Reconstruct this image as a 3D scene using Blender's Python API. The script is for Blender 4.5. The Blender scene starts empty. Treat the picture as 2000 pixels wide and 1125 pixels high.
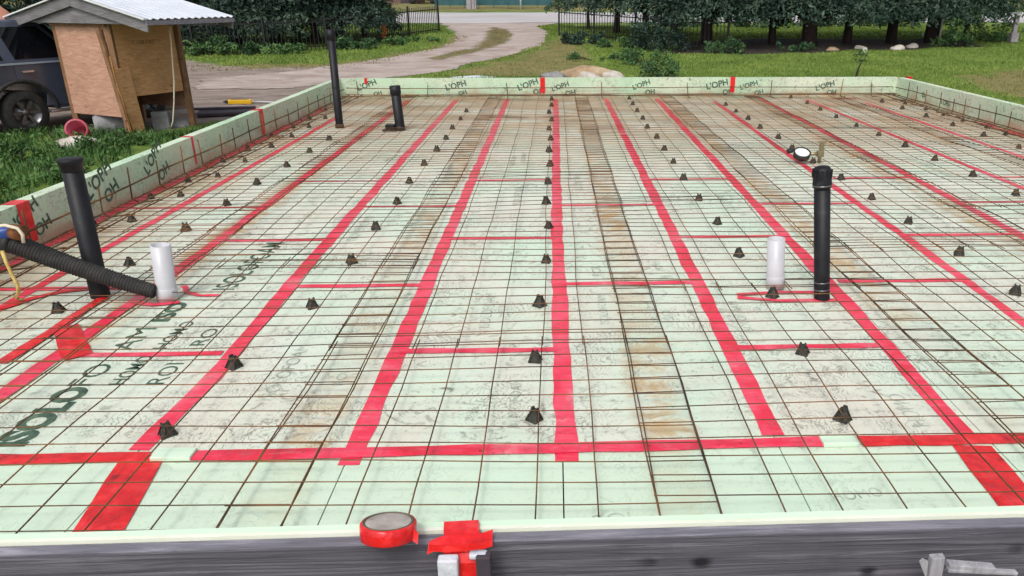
import bpy, math, random
import numpy as np
from mathutils import Vector, Matrix
random.seed(7); RNG = np.random.default_rng(7)
S = bpy.context.scene
COL = S.collection
R = math.radians
ORD = ['first','second','third','fourth','fifth','sixth','seventh','eighth','ninth','tenth','eleventh','twelfth',
       'thirteenth','fourteenth','fifteenth','sixteenth','seventeenth','eighteenth','nineteenth','twentieth']

# ------------------------------------------------------------------ camera numbers (metres; +Y runs away along the boards)
F, CX, CY, TH, PS, H = 1500., 1126., 562.5, R(20.87), R(1.57), 2.01
fw = np.array([math.sin(PS)*math.cos(TH), math.cos(PS)*math.cos(TH), -math.sin(TH)])
rt = np.array([math.cos(PS), -math.sin(PS), 0.]); upv = np.cross(rt, fw)
def ray(x, y): return fw + rt*(x-CX)/F - upv*(y-CY)/F
def g(x, y, z=0.):                       # where the photo's point lies on a level plane
    r = ray(x, y); t = (z-H)/r[2]; return Vector(r*t+np.array([0, 0, H]))
def at(x, y, Y):                         # ... on an upright plane at distance Y
    r = ray(x, y); t = Y/r[1]; return Vector(r*t+np.array([0, 0, H]))
TK = ([-60,17,20,24,27,30,33,36,40,46,50,57,63,75,100,160,260,400],
      [-.3,-.3,-.29,-.22,-.1,.04,.22,.38,.45,.52,.66,.92,1.08,1.25,1.5,2.1,3.0,4.0])
def zt(Y): return float(np.interp(Y, *TK))
def gt(x, y):                            # ... on the terrain
    r = ray(x, y)
    lo, hi = 2., 400.
    prev = 2.
    for k in range(1, 900):
        Y = 2+k*.3
        p = r*(Y/r[1]); z = H+p[2]
        if z <= zt(Y):
            a, b = prev, Y
            for _ in range(30):
                m = (a+b)/2; zz = H+(r*(m/r[1]))[2]
                if zz <= zt(m): b = m
                else: a = m
            p = r*(b/r[1]); return Vector((p[0], p[1], zt(b)))
        prev = Y
    p = r*(250/r[1]); return Vector((p[0], p[1], zt(250)))

# ------------------------------------------------------------------ materials
def new_mat(name, col=(.5,.5,.5), rough=.6, metal=0., spec=.5):
    m = bpy.data.materials.new(name); m.use_nodes = True
    b = m.node_tree.nodes['Principled BSDF']
    b.inputs['Base Color'].default_value = (*col, 1); b.inputs['Roughness'].default_value = rough
    b.inputs['Metallic'].default_value = metal; b.inputs['Specular IOR Level'].default_value = spec
    return m
class NT:
    def __init__(s, m): s.t = m.node_tree; s.b = s.t.nodes['Principled BSDF']
    def n(s, ty, **kw):
        nd = s.t.nodes.new(ty)
        for k, v in kw.items():
            if k in nd.inputs: nd.inputs[k].default_value = v
            else: setattr(nd, k, v)
        return nd
    def l(s, a, b): s.t.links.new(a, b)
    def coord(s, kind='Object', scale=None, rot=None):
        c = s.n('ShaderNodeTexCoord').outputs[kind]
        if scale or rot:
            m = s.n('ShaderNodeMapping')
            if scale: m.inputs['Scale'].default_value = scale
            if rot: m.inputs['Rotation'].default_value = rot
            s.l(c, m.inputs['Vector']); return m.outputs[0]
        return c
    def geo(s, scale=None):
        c = s.n('ShaderNodeNewGeometry').outputs['Position']
        if scale:
            m = s.n('ShaderNodeMapping'); m.inputs['Scale'].default_value = scale
            s.l(c, m.inputs['Vector']); return m.outputs[0]
        return c
    def noise(s, vec, scale, detail=4, rough=.6, dist=0.):
        nd = s.n('ShaderNodeTexNoise'); nd.inputs['Scale'].default_value = scale
        nd.inputs['Detail'].default_value = detail; nd.inputs['Roughness'].default_value = rough
        nd.inputs['Distortion'].default_value = dist
        s.l(vec, nd.inputs['Vector']); return nd.outputs['Fac']
    def ramp(s, fac, stops):
        nd = s.n('ShaderNodeValToRGB'); e = nd.color_ramp.elements
        while len(e) < len(stops): e.new(.5)
        for i, (p, c) in enumerate(stops):
            e[i].position = p; e[i].color = (*c, 1) if len(c) == 3 else c
        s.l(fac, nd.inputs['Fac']); return nd.outputs['Color']
    def fr(s, fac, a, b, lo=0., hi=1.):
        nd = s.n('ShaderNodeMapRange'); nd.inputs['From Min'].default_value = a; nd.inputs['From Max'].default_value = b
        nd.inputs['To Min'].default_value = lo; nd.inputs['To Max'].default_value = hi
        s.l(fac, nd.inputs['Value']); return nd.outputs[0]
    def mul(s, a, b, op='MULTIPLY'):
        nd = s.n('ShaderNodeMath', operation=op)
        for i, v in enumerate((a, b)):
            if isinstance(v, (int, float)): nd.inputs[i].default_value = v
            else: s.l(v, nd.inputs[i])
        nd.use_clamp = op in ('MULTIPLY', 'ADD'); return nd.outputs[0]
    def mix(s, fac, a, b):
        nd = s.n('ShaderNodeMix', data_type='RGBA')
        for i, v in ((0, fac), (6, a), (7, b)):
            if isinstance(v, (tuple, list)): nd.inputs[i].default_value = (*v, 1)
            elif isinstance(v, (int, float)): nd.inputs[i].default_value = v
            else: s.l(v, nd.inputs[i])
        return nd.outputs[2]
    def col(s, c): s.l(c, s.b.inputs['Base Color'])
    def bump(s, h, strength=.3, dist=.01):
        nd = s.n('ShaderNodeBump'); nd.inputs['Strength'].default_value = strength; nd.inputs['Distance'].default_value = dist
        s.l(h, nd.inputs['Height']); s.l(nd.outputs[0], s.b.inputs['Normal'])

def noisy(name, stops, scale, rough=.7, stretch=None, bump=0., bscale=None, metal=0., detail=5, kind='Object', dist=.0, spec=.5):
    m = new_mat(name, rough=rough, metal=metal, spec=spec); t = NT(m)
    c = t.coord(kind, scale=stretch)
    f = t.noise(c, scale, detail, .62, dist)
    t.col(t.ramp(f, stops))
    if bump: t.bump(t.noise(c, bscale or scale*3, 4), bump, .01)
    return m

# foam floor board: pale mint with trodden in mud, boot scuffs and rust lines under the laps of the mesh
def foam_mat(name, wall=False):
    m = new_mat(name, rough=.62, spec=.3); t = NT(m)
    P = t.geo()
    base = t.mix(t.fr(t.noise(P, .9, 3), .35, .65), *(((.45,.65,.45), (.58,.69,.52)) if wall else ((.575,.71,.575), (.655,.70,.61))))
    # dried beige mud film in big soft patches
    mud = t.fr(t.noise(P, .95, 7, .7, .7), .42, .62)
    base = t.mix(t.mul(mud, .35 if wall else .66), base, (.66,.61,.51))
    grey = t.fr(t.noise(t.geo((1,.55,1)), 2.3, 6, .7, .8), .5, .72)
    base = t.mix(t.mul(grey, .25 if wall else .32), base, (.42,.41,.37))
    # scuffs: fine dark squiggles
    sc = t.fr(t.noise(P, 6.5, 8, .76, 2.2), .53, .64)
    scm = t.fr(t.noise(P, 1.1, 3), .38, .55)
    base = t.mix(t.mul(t.mul(sc, scm), .8), base, (.15,.14,.115))
    wv = t.n('ShaderNodeTexWave'); wv.inputs['Scale'].default_value = 9; wv.inputs['Distortion'].default_value = 22
    wv.inputs['Detail'].default_value = 3; t.l(P, wv.inputs['Vector'])
    wm = t.mul(t.fr(wv.outputs['Fac'], .86, .97), t.fr(t.noise(P, 1.9, 3), .50, .58))
    base = t.mix(t.mul(wm, .62), base, (.19,.18,.16))
    # specks
    sp = t.fr(t.noise(P, 46, 3), .60, .70)
    base = t.mix(t.mul(sp, .6), base, (.22,.18,.13))
    if not wall:
        sx = t.n('ShaderNodeSeparateXYZ'); t.l(P, sx.inputs[0])
        # rust washed off the doubled wires at each mesh lap (every 1.743 m)
        ph = t.mul(t.mul(sx.outputs['X'], 1.22, 'ADD'), 1/1.743)
        frc = t.n('ShaderNodeMath', operation='FRACT')
        a = t.n('ShaderNodeMath', operation='ADD'); a.inputs[1].default_value = 5.5
        dv = t.n('ShaderNodeMath', operation='DIVIDE'); dv.inputs[1].default_value = 1.743
        ad = t.n('ShaderNodeMath', operation='ADD'); ad.inputs[1].default_value = 1.22
        t.l(sx.outputs['X'], ad.inputs[0]); t.l(ad.outputs[0], dv.inputs[0]); t.l(dv.outputs[0], a.inputs[0]); t.l(a.outputs[0], frc.inputs[0])
        sb = t.n('ShaderNodeMath', operation='SUBTRACT'); sb.inputs[1].default_value = .5; t.l(frc.outputs[0], sb.inputs[0])
        ab = t.n('ShaderNodeMath', operation='ABSOLUTE'); t.l(sb.outputs[0], ab.inputs[0])
        band = t.fr(t.mul(ab.outputs[0], t.fr(t.noise(P, 4., 4), .3, .7, -.025, .025), 'ADD'), .092, .05)
        nz = t.mul(t.fr(t.noise(t.geo((1,1.5,1)), 4.2, 7, .72, .6), .41, .58), t.fr(t.noise(t.geo((.45,.40,1)), 1., 3, .5), .36, .58))
        base = t.mix(t.mul(t.mul(band, nz), .85), base, (.50,.33,.155))
        # mud tracked along the slab edges and at the far end, where the crew walks in
        el = t.fr(sx.outputs['X'], -3.3, -4.1); er = t.fr(sx.outputs['X'], 5.3, 6.5); ef = t.fr(sx.outputs['Y'], 8.5, 13.)
        e = t.mul(t.mul(el, er, 'MAXIMUM'), t.mul(ef, 1.), 'MAXIMUM')
        en = t.fr(t.noise(t.geo((.6,1.5,1)), .9, 6, .68, .5), .30, .54)
        base = t.mix(t.mul(t.mul(e, en), .72), base, (.42,.29,.165))
    if wall:         # mud splashed up from the footing strip
        sz = t.n('ShaderNodeSeparateXYZ'); t.l(P, sz.inputs[0])
        sp2 = t.mul(t.fr(t.mul(sz.outputs['Z'], t.fr(t.noise(P, 3.2, 5, .65), .3, .7, -.10, .10), 'ADD'), .17, .05), t.fr(t.noise(P, 1.4, 4), .38, .55))
        base = t.mix(t.mul(sp2, .75), base, (.42,.31,.20))
    if not wall:     # the newest row of boards, along the near wall, is still clean
        base = t.mix(t.mul(t.fr(sx.outputs['Y'], 3.2, 3.06), .66), base, (.575,.745,.58))
    t.col(base)
    t.bump(t.noise(P, 40, 4), .08, .004)
    return m
M = {}
M['foam'] = foam_mat('foam_floor'); M['foam_wall'] = foam_mat('foam_wall_face', True)
M['foam_clean'] = noisy('foam_clean', [(.3,(.58,.76,.58)),(.7,(.66,.79,.64))], 3, .6, bump=.1, bscale=30)
def tape_mat():
    m = new_mat('red_tape', rough=.30); t = NT(m); P = t.geo()
    c = t.ramp(t.noise(P, 2.2, 5, .65, .5), [(.3,(.60,.014,.026)),(.48,(.80,.026,.075)),(.60,(.82,.07,.13)),(.74,(.76,.28,.28))])
    d = t.fr(t.noise(P, 7, 6, .7, 1.2), .56, .72)
    st_ = t.fr(t.noise(t.geo((3,16,1)), 2.2, 5, .7, .5), .52, .68); c = t.mix(t.mul(st_, .28), c, (.85,.34,.36)); c = t.mix(t.mul(d, .6), c, (.27,.09,.08)); c = t.mix(t.mul(t.fr(t.noise(P, 31, 3), .66, .72), .7), c, (.10,.012,.02))  # paler cross streaks put the glare of wrinkles into the tape colour
    t.col(c); t.bump(t.noise(t.geo((1,.4,1)), 24, 5), .7, .008); return m
M['tape'] = tape_mat()
M['tape_new'] = noisy('red_tape_fresh', [(.27,(.16,.012,.014)),(.36,(.52,.008,.012)),(.52,(.70,.012,.016)),(.7,(.82,.045,.05))], 11, .28, bump=.8, bscale=16, kind='Object')
M['wire'] = noisy('wire', [(.30,(.026,.018,.012)),(.46,(.085,.048,.024)),(.64,(.21,.098,.038))], 2.2, .8, metal=.0, spec=.25)
M['ink'] = noisy('board_ink', [(.40,(.03,.07,.045)),(.66,(.11,.18,.12))], 14, .7)
M['ink_pale'] = noisy('board_ink_worn', [(.4,(.27,.31,.26)),(.58,(.50,.58,.48))], 9, .7)
M['chair'] = noisy('chair_plastic', [(.38,(.010,.013,.012)),(.5,(.028,.03,.026)),(.66,(.10,.085,.065))], 14, .6, kind='Generated', spec=.3)
M['abs'] = noisy('black_pipe', [(.35,(.004,.004,.006)),(.62,(.011,.011,.015)),(.8,(.05,.045,.04))], 9, .5, bump=.05, bscale=40, spec=.3)
M['pvc'] = noisy('white_pipe', [(.3,(.46,.46,.49)),(.6,(.53,.53,.56)),(.74,(.36,.34,.31))], 5, .35)
M['wood_grey'] = None
def wood(name, a, b, c, knots=True, stretch=(1.2,14,14), vivid=1.):
    m = new_mat(name, rough=.8, spec=.25); t = NT(m)
    v = t.coord('Object', scale=stretch)
    f = t.noise(v, 2.2, 7, .65, .8)
    cc = t.ramp(f, [(.28,a),(.52,b),(.75,c)])
    if knots:
        vo = t.n('ShaderNodeTexVoronoi'); vo.inputs['Scale'].default_value = 1.0
        if stretch[0] < 1:
            vo.voronoi_dimensions = '2D'; sp_ = t.n('ShaderNodeSeparateXYZ'); cb = t.n('ShaderNodeCombineXYZ'); t.l(t.coord('Object', scale=(3.6,1,5.5)), sp_.inputs[0])
            t.l(sp_.outputs[0], cb.inputs[0]); t.l(sp_.outputs[2], cb.inputs[1]); mp = cb.outputs[0]
        else: mp = t.coord('Object', scale=(2.6,6.,7.5))
        t.l(mp, vo.inputs['Vector'])
        k = t.fr(t.mul(vo.outputs['Distance'], t.fr(f, .3, .7, -.04, .04), 'ADD'), .15, .05)
        cc = t.mix(t.mul(t.mul(k, t.fr(t.noise(t.coord('Object'), 1.7, 2), .45, .55)), .93), cc, tuple(x*.16 for x in a))
    st = t.fr(t.noise(t.coord('Object'), 3.5, 5), .52, .7)
    cc = t.mix(t.mul(st, .5), cc, tuple(x*.62 for x in b))
    t.col(cc); t.bump(f, .8, .012); return m
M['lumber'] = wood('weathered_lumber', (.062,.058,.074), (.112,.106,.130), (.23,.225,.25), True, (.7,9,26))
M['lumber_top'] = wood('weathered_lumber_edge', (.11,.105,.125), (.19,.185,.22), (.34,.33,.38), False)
M['splinter'] = wood('grey_stake', (.20,.19,.21), (.33,.32,.35), (.46,.45,.48), False, (9,9,1.2))
M['stake_white'] = noisy('pale_stake', [(.35,(.25,.26,.30)),(.5,(.52,.54,.60)),(.7,(.66,.67,.72))], 12, .7, bump=.5)
M['plywood'] = wood('plywood', (.37,.20,.135), (.50,.285,.20), (.57,.37,.27), True, (2,2,9))
M['plywood_warm'] = wood('plywood_warm', (.38,.19,.085), (.50,.27,.125), (.57,.35,.19), True, (2,2,9))
M['post'] = wood('fir_post', (.16,.085,.045), (.25,.135,.07), (.34,.21,.13), True, (7,7,1.2))
M['fascia'] = wood('grey_fascia', (.13,.125,.13), (.19,.185,.19), (.27,.26,.27), False, (1.5,1.5,12))
M['steel_roof'] = noisy('steel_roof', [(.3,(.58,.62,.69)),(.7,(.72,.75,.82))], 2, .4, metal=.25)
M['carpaint'] = new_mat('black_car_paint', (.055,.068,.10), .25); M['carpaint'].node_tree.nodes['Principled BSDF'].inputs['Coat Weight'].default_value = .3
M['carglass'] = new_mat('car_glass', (.004,.005,.007), .04)
M['rubber'] = noisy('rubber', [(.4,(.012,.012,.012)),(.7,(.035,.033,.03))], 12, .8)
M['rim'] = new_mat('dark_rim', (.16,.16,.17), .3, .8)
M['chrome'] = new_mat('chrome', (.55,.56,.58), .2, .9)
M['lamp_red'] = new_mat('tail_lamp', (.25,.01,.01), .2)
M['iron'] = new_mat('black_iron', (.012,.012,.013), .5, .3)
M['bark'] = noisy('bark', [(.3,(.018,.013,.012)),(.6,(.045,.032,.028)),(.8,(.085,.065,.055))], 6, .9, (1,1,.25), .6)
M['bark_red'] = noisy('bark_reddish', [(.3,(.014,.008,.008)),(.6,(.04,.022,.022)),(.8,(.12,.085,.08))], 5, .9, (1,1,.2), .6)
M['rock'] = noisy('tan_rock', [(.3,(.20,.13,.08)),(.5,(.36,.25,.15)),(.72,(.48,.42,.30))], 2.2, .85, bump=.6)
M['rock_pale'] = noisy('pale_rock', [(.3,(.33,.28,.24)),(.6,(.55,.50,.45)),(.8,(.68,.64,.58))], 3, .85, bump=.6)
M['concrete'] = noisy('concrete', [(.3,(.14,.14,.145)),(.6,(.26,.26,.26)),(.8,(.38,.37,.36))], 6, .9, bump=.5)
M['yellow'] = new_mat('yellow_plastic', (.75,.45,.02), .4)
M['yellow_rope'] = noisy('yellow_rope', [(.3,(.45,.30,.05)),(.7,(.72,.55,.22))], 30, .8)
M['orange_rope'] = noisy('orange_cord', [(.3,(.20,.09,.02)),(.7,(.36,.18,.04))], 30, .7)
M['cord'] = new_mat('cream_cord', (.62,.55,.42), .5)
M['blue'] = new_mat('blue_plastic', (.02,.07,.32), .4)
M['rust_fit'] = noisy('rusty_fitting', [(.3,(.10,.035,.015)),(.7,(.32,.13,.05))], 20, .7, metal=.4)
M['pink'] = new_mat('pink_plastic', (.42,.06,.10), .5)
M['salmon'] = noisy('salmon_cover', [(.3,(.45,.17,.11)),(.7,(.58,.26,.18))], 3, .7)
M['brass'] = new_mat('brass', (.30,.25,.15), .4, .8)
M['dial'] = new_mat('dial_white', (.72,.76,.78), .25)
M['darkblack'] = new_mat('matte_black', (.012,.012,.014), .6)
M['purple'] = noisy('dark_plank', [(.3,(.035,.025,.035)),(.7,(.07,.055,.07))], 4, .8)
M['teal'] = noisy('teal_steel', [(.3,(.02,.085,.10)),(.7,(.035,.125,.14))], 2, .5)
M['grey_post'] = noisy('grey_post', [(.3,(.25,.23,.25)),(.7,(.38,.35,.37))], 4, .8)
M['white_post'] = new_mat('white_post', (.65,.66,.66), .6)
M['brown_siding'] = noisy('brown_siding', [(.3,(.10,.055,.045)),(.7,(.20,.12,.10))], 3, .8, (1,1,14))
M['van'] = new_mat('grey_van_paint', (.10,.13,.20), .3)
M['orange'] = new_mat('orange_paint', (.45,.10,.03), .5)
M['sheet'] = noisy('poly_sheet', [(.3,(.35,.40,.44)),(.7,(.60,.66,.70))], 4, .3)
M['white_flower'] = new_mat('white_bloom', (.70,.72,.62), .7)
def leaf(name, stops, scale=1.3, rough=.65):
    m = new_mat(name, rough=rough, spec=.25); t = NT(m)
    f = t.noise(t.geo(), scale, 3); f2 = t.noise(t.geo(), 11, 2)
    c = t.ramp(t.mul(t.mul(f, .6), t.mul(f2, .4), 'ADD'), stops); t.col(c); return m
M['spruce'] = leaf('spruce_needles', [(.36,(.012,.028,.022)),(.5,(.028,.058,.042)),(.62,(.085,.13,.085))])
M['cedar'] = leaf('cedar_leaves', [(.36,(.020,.042,.026)),(.5,(.038,.075,.042)),(.64,(.075,.13,.06))])
M['shrub'] = leaf('shrub_leaves', [(.36,(.025,.06,.03)),(.5,(.05,.11,.045)),(.64,(.12,.21,.06))])
M['weed'] = leaf('weed_leaves', [(.36,(.035,.085,.035)),(.5,(.07,.15,.05)),(.64,(.15,.24,.07))], 1.0)
M['grass'] = leaf('grass_blades', [(.38,(.09,.15,.028)),(.5,(.145,.22,.038)),(.62,(.21,.275,.06))], .5)
M['grass_rank'] = leaf('rank_grass_blades', [(.36,(.022,.06,.018)),(.5,(.05,.115,.028)),(.64,(.105,.20,.055))], 1.5)
M['grass_dry'] = leaf('dry_grass_blades', [(.38,(.15,.15,.045)),(.5,(.20,.185,.06)),(.62,(.28,.23,.09))], .6)

# ------------------------------------------------------------------ mesh builder
class MB:
    def __init__(s): s.v = []; s.f = []; s.mi = []; s.cur = 0; s.sm = []; s.smooth = False
    def add(s, vs, fs):
        b = len(s.v); s.v += [tuple(p) for p in vs]
        for f in fs: s.f.append([i+b for i in f]); s.mi.append(s.cur); s.sm.append(s.smooth)
        return s
    def box(s, c, d, M4=None, taper=1.):
        x, y, z = d[0]/2, d[1]/2, d[2]/2
        vs = [Vector((sx*x*(taper if sz > 0 else 1), sy*y*(taper if sz > 0 else 1), sz*z)) for sz in (-1,1) for sy in (-1,1) for sx in (-1,1)]
        if M4 is not None: vs = [M4 @ v for v in vs]
        vs = [v+Vector(c) for v in vs]
        return s.add(vs, [(0,2,3,1),(4,5,7,6),(0,1,5,4),(2,6,7,3),(0,4,6,2),(1,3,7,5)])
    def beam(s, a, b, w, h, up=(0,0,1)):
        a, b = Vector(a), Vector(b); d = (b-a).normalized(); u = Vector(up)
        if abs(d.dot(u)) > .99: u = Vector((1,0,0))
        x = d.cross(u).normalized(); u = x.cross(d).normalized()
        vs = [p+x*sx*w/2+u*su*h/2 for p in (a, b) for su in (-1,1) for sx in (-1,1)]
        return s.add(vs, [(0,2,3,1),(4,5,7,6),(0,1,5,4),(2,6,7,3),(0,4,6,2),(1,3,7,5)])
    def tube(s, pts, r, n=8, caps=True):
        pts = [Vector(p) for p in pts]; rs = r if isinstance(r, (list, tuple)) else [r]*len(pts)
        d0 = (pts[1]-pts[0]).normalized(); ref = Vector((0,0,1)) if abs(d0.z) < .9 else Vector((1,0,0))
        x = d0.cross(ref).normalized(); vs = []; fs = []
        for i, p in enumerate(pts):
            d = (pts[min(i+1, len(pts)-1)]-pts[max(i-1, 0)])
            d = d.normalized() if d.length > 1e-9 else d0
            x = (x-d*x.dot(d)).normalized(); y = d.cross(x)
            for k in range(n):
                a = 2*math.pi*k/n; vs.append(p+(x*math.cos(a)+y*math.sin(a))*rs[i])
        for i in range(len(pts)-1):
            for k in range(n):
                a, b = i*n+k, i*n+(k+1) % n; fs.append((a, b, b+n, a+n))
        if caps: fs.append(tuple(range(n-1, -1, -1))); fs.append(tuple(range((len(pts)-1)*n, len(pts)*n)))
        o = s.smooth; s.smooth = n > 5; s.add(vs, fs); s.smooth = o; return s
    def lathe(s, prof, axis_p, axis_d, n=24):                # prof: (distance along axis, radius)
        p = Vector(axis_p); d = Vector(axis_d).normalized()
        return s.tube([p+d*t for t, r in prof], [max(r, 1e-4) for t, r in prof], n) if False else s._lathe(prof, p, d, n)
    def _lathe(s, prof, p, d, n):
        ref = Vector((0,0,1)) if abs(d.z) < .9 else Vector((1,0,0))
        x = d.cross(ref).normalized(); y = d.cross(x); vs = []; fs = []
        for t, r in prof:
            for k in range(n):
                a = 2*math.pi*k/n; vs.append(p+d*t+(x*math.cos(a)+y*math.sin(a))*max(r, 1e-4))
        for i in range(len(prof)-1):
            for k in range(n):
                a, b = i*n+k, i*n+(k+1) % n; fs.append((a, b, b+n, a+n))
        o = s.smooth; s.smooth = True; s.add(vs, fs); s.smooth = o; return s
    def prism(s, poly, a, b):                                # poly: list of Vector, extruded a->b offsets
        n = len(poly); a, b = Vector(a), Vector(b)
        vs = [Vector(p)+a for p in poly]+[Vector(p)+b for p in poly]
        return s.add(vs, [tuple(range(n-1, -1, -1)), tuple(range(n, 2*n))]+[(i, (i+1) % n, (i+1) % n+n, i+n) for i in range(n)])
    def build(s, name, mat, parent=None, bevel=0.):
        me = bpy.data.meshes.new(name); me.from_pydata(s.v, [], s.f)
        for mm in (mat if isinstance(mat, (list, tuple)) else [mat]): me.materials.append(mm)
        me.polygons.foreach_set('material_index', s.mi); me.polygons.foreach_set('use_smooth', s.sm)
        me.update()
        o = bpy.data.objects.new(name, me); COL.objects.link(o)
        if parent is not None:
            o.parent = parent
            o.matrix_parent_inverse = Matrix.Identity(4)
        if bevel:
            md = o.modifiers.new('bevel', 'BEVEL'); md.width = bevel; md.segments = 2; md.limit_method = 'ANGLE'
        return o
def np_mesh(name, V, FQ, mat, parent=None, smooth=False):    # V (n,3), FQ (m,k)
    me = bpy.data.meshes.new(name); V = np.asarray(V, np.float32); FQ = np.asarray(FQ, np.int32)
    me.vertices.add(len(V)); me.vertices.foreach_set('co', V.ravel())
    k = FQ.shape[1]; me.loops.add(FQ.size); me.loops.foreach_set('vertex_index', FQ.ravel())
    me.polygons.add(len(FQ)); me.polygons.foreach_set('loop_start', np.arange(0, FQ.size, k, dtype=np.int32))
    me.polygons.foreach_set('loop_total', np.full(len(FQ), k, np.int32))
    if smooth: me.polygons.foreach_set('use_smooth', np.ones(len(FQ), bool))
    me.materials.append(mat); me.update(calc_edges=True); me.validate()
    o = bpy.data.objects.new(name, me); COL.objects.link(o)
    if parent is not None: o.parent = parent
    return o
def tag(o, label=None, cat=None, group=None, kind=None):
    if label: o['label'] = label
    if cat: o['category'] = cat
    if group: o['group'] = group
    if kind: o['kind'] = kind
    return o
def empty(name, loc, label, cat, group=None, rz=0.):
    o = bpy.data.objects.new(name, None); o.empty_display_size = .1; COL.objects.link(o)
    o.location = loc; o.rotation_euler = (0, 0, rz); return tag(o, label, cat, group)
def copy_tree(o, parent=None):
    c = o.copy(); COL.objects.link(c)
    if parent is not None: c.parent = parent
    for ch in list(o.children): copy_tree(ch, c)
    return c
_txt = {}
def text_mesh(body, offset=0.):
    k = (body, offset)
    if k in _txt: return _txt[k]
    cu = bpy.data.curves.new('t', 'FONT'); cu.body = body; cu.size = 1.; cu.offset = offset; cu.resolution_u = 3
    ob = bpy.data.objects.new('t', cu); COL.objects.link(ob)
    dg = bpy.context.evaluated_depsgraph_get(); me = bpy.data.meshes.new_from_object(ob.evaluated_get(dg))
    bpy.data.objects.remove(ob); bpy.data.curves.remove(cu)
    co = np.empty(len(me.vertices)*3, np.float32); me.vertices.foreach_get('co', co); co = co.reshape(-1, 3)
    fs = [list(p.vertices) for p in me.polygons]; bpy.data.meshes.remove(me)
    co[:, 0] -= co[:, 0].min(); w = co[:, 0].max(); h = co[:, 1].max()
    _txt[k] = (co, fs, w, h); return _txt[k]
def text_on(mb, body, org, ux, uy, length=None, height=.2, offset=0., lift=.0015):
    co, fs, w, h = text_mesh(body, offset); ux, uy = Vector(ux).normalized(), Vector(uy).normalized(); nn = ux.cross(uy)
    sx = (length/w) if length else height/h; sy = height/h; org = Vector(org)
    mb.add([org+ux*c[0]*sx+uy*c[1]*sy+nn*lift for c in co], fs)

# ------------------------------------------------------------------ ground, driveway, road
def sdf(poly, X, Y):
    P = np.array([(p[0], p[1]) for p in poly]); d = np.full(X.shape, 1e9); ins = np.zeros(X.shape, bool); n = len(P)
    for i in range(n):
        a, b = P[i], P[(i+1) % n]; e = b-a; wx, wy = X-a[0], Y-a[1]
        t = np.clip((wx*e[0]+wy*e[1])/max(e@e, 1e-9), 0, 1)
        d = np.minimum(d, np.hypot(wx-e[0]*t, wy-e[1]*t))
        c = ((a[1] > Y) != (b[1] > Y))
        with np.errstate(divide='ignore', invalid='ignore'):
            c &= X < (b[0]-a[0])*(Y-a[1])/(b[1]-a[1]+1e-12)+a[0]
        ins ^= c
    return np.where(ins, -d, d)
def px(*pts): return [gt(x, y) for x, y in pts]
rs = np.random.default_rng(3); _K = rs.uniform(-1, 1, (14, 2)); _A = rs.uniform(0, 6.28, 14)
def wob(X, Y, f=1.):
    o = np.zeros_like(X)
    for (kx, ky), a in zip(_K, _A): o += np.sin(f*(kx*X+ky*Y)*3+a)
    return o/5.
DIRT = px((-300,236),(110,266),(300,266),(430,240),(640,170),(700,150),(640,126),(600,131),(500,133),(430,127),(390,120),(300,112),(-300,112))
DRIVE = px((862,44),(885,58),(897,70),(890,82),(858,94),(800,106),(730,116),(660,127),(600,137),(520,146),(400,156),(380,175),(560,175),(650,160),(800,150),(862,142),(900,131),(950,118),(1003,105),(1048,90),(1066,76),(1064,64),(1050,52),(1092,46))
STRIP = px((965,54),(990,58),(1000,70),(985,84),(945,98),(890,111),(862,118),(835,116),(880,105),(925,92),(950,78),(950,64))
DRY = px((1090,70),(1130,80),(1150,120),(1160,150),(860,152),(1000,112),(1060,92))
DRY2 = px((1880,150),(2000,135),(2200,140),(2300,240),(2000,190))
DRYL = px((380,128),(640,124),(740,112),(850,94),(893,82),(898,72),(905,75),(870,92),(740,122),(640,134),(380,138))
MULCH = px((1300,104),(1330,80),(1500,76),(1900,76),(1925,92),(1700,98),(1500,106))
NEARG = [g(x, y, -.3) for x, y in ((-500,262),(285,263),(420,238),(300,275),(120,352),(0,400),(-500,520))]
def axis(parts):
    o = []
    for a, b, st in parts: o += list(np.arange(a, b, st))
    return np.array(o+[parts[-1][1]])
def ground_mesh(name, xs, ys, dz, mat, keep=None):
    X, Y = np.meshgrid(xs, ys); Z = np.interp(Y, *TK)+dz
    Z = Z+.025*wob(X, Y, .5)*np.clip((Y-17)/4, 0, 1)
    nx, ny = len(xs), len(ys); idx = np.arange(nx*ny).reshape(ny, nx)
    Q = np.stack([idx[:-1,:-1], idx[:-1,1:], idx[1:,1:], idx[1:,:-1]], -1).reshape(-1, 4)
    if keep is not None:
        k = keep(X, Y); kk = k[:-1,:-1]&k[:-1,1:]&k[1:,1:]&k[1:,:-1]; Q = Q[kk.ravel()]
    V = np.stack([X, Y, Z], -1).reshape(-1, 3)
    o = np_mesh(name, V, Q, mat, smooth=True); return o, X.ravel(), Y.ravel()
def attr(o, name, val):
    a = o.data.attributes.new(name, 'FLOAT', 'POINT'); a.data.foreach_set('value', val.astype(np.float32))
def ss(d, w): return np.clip(.5-d/(2*w), 0, 1)
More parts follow.
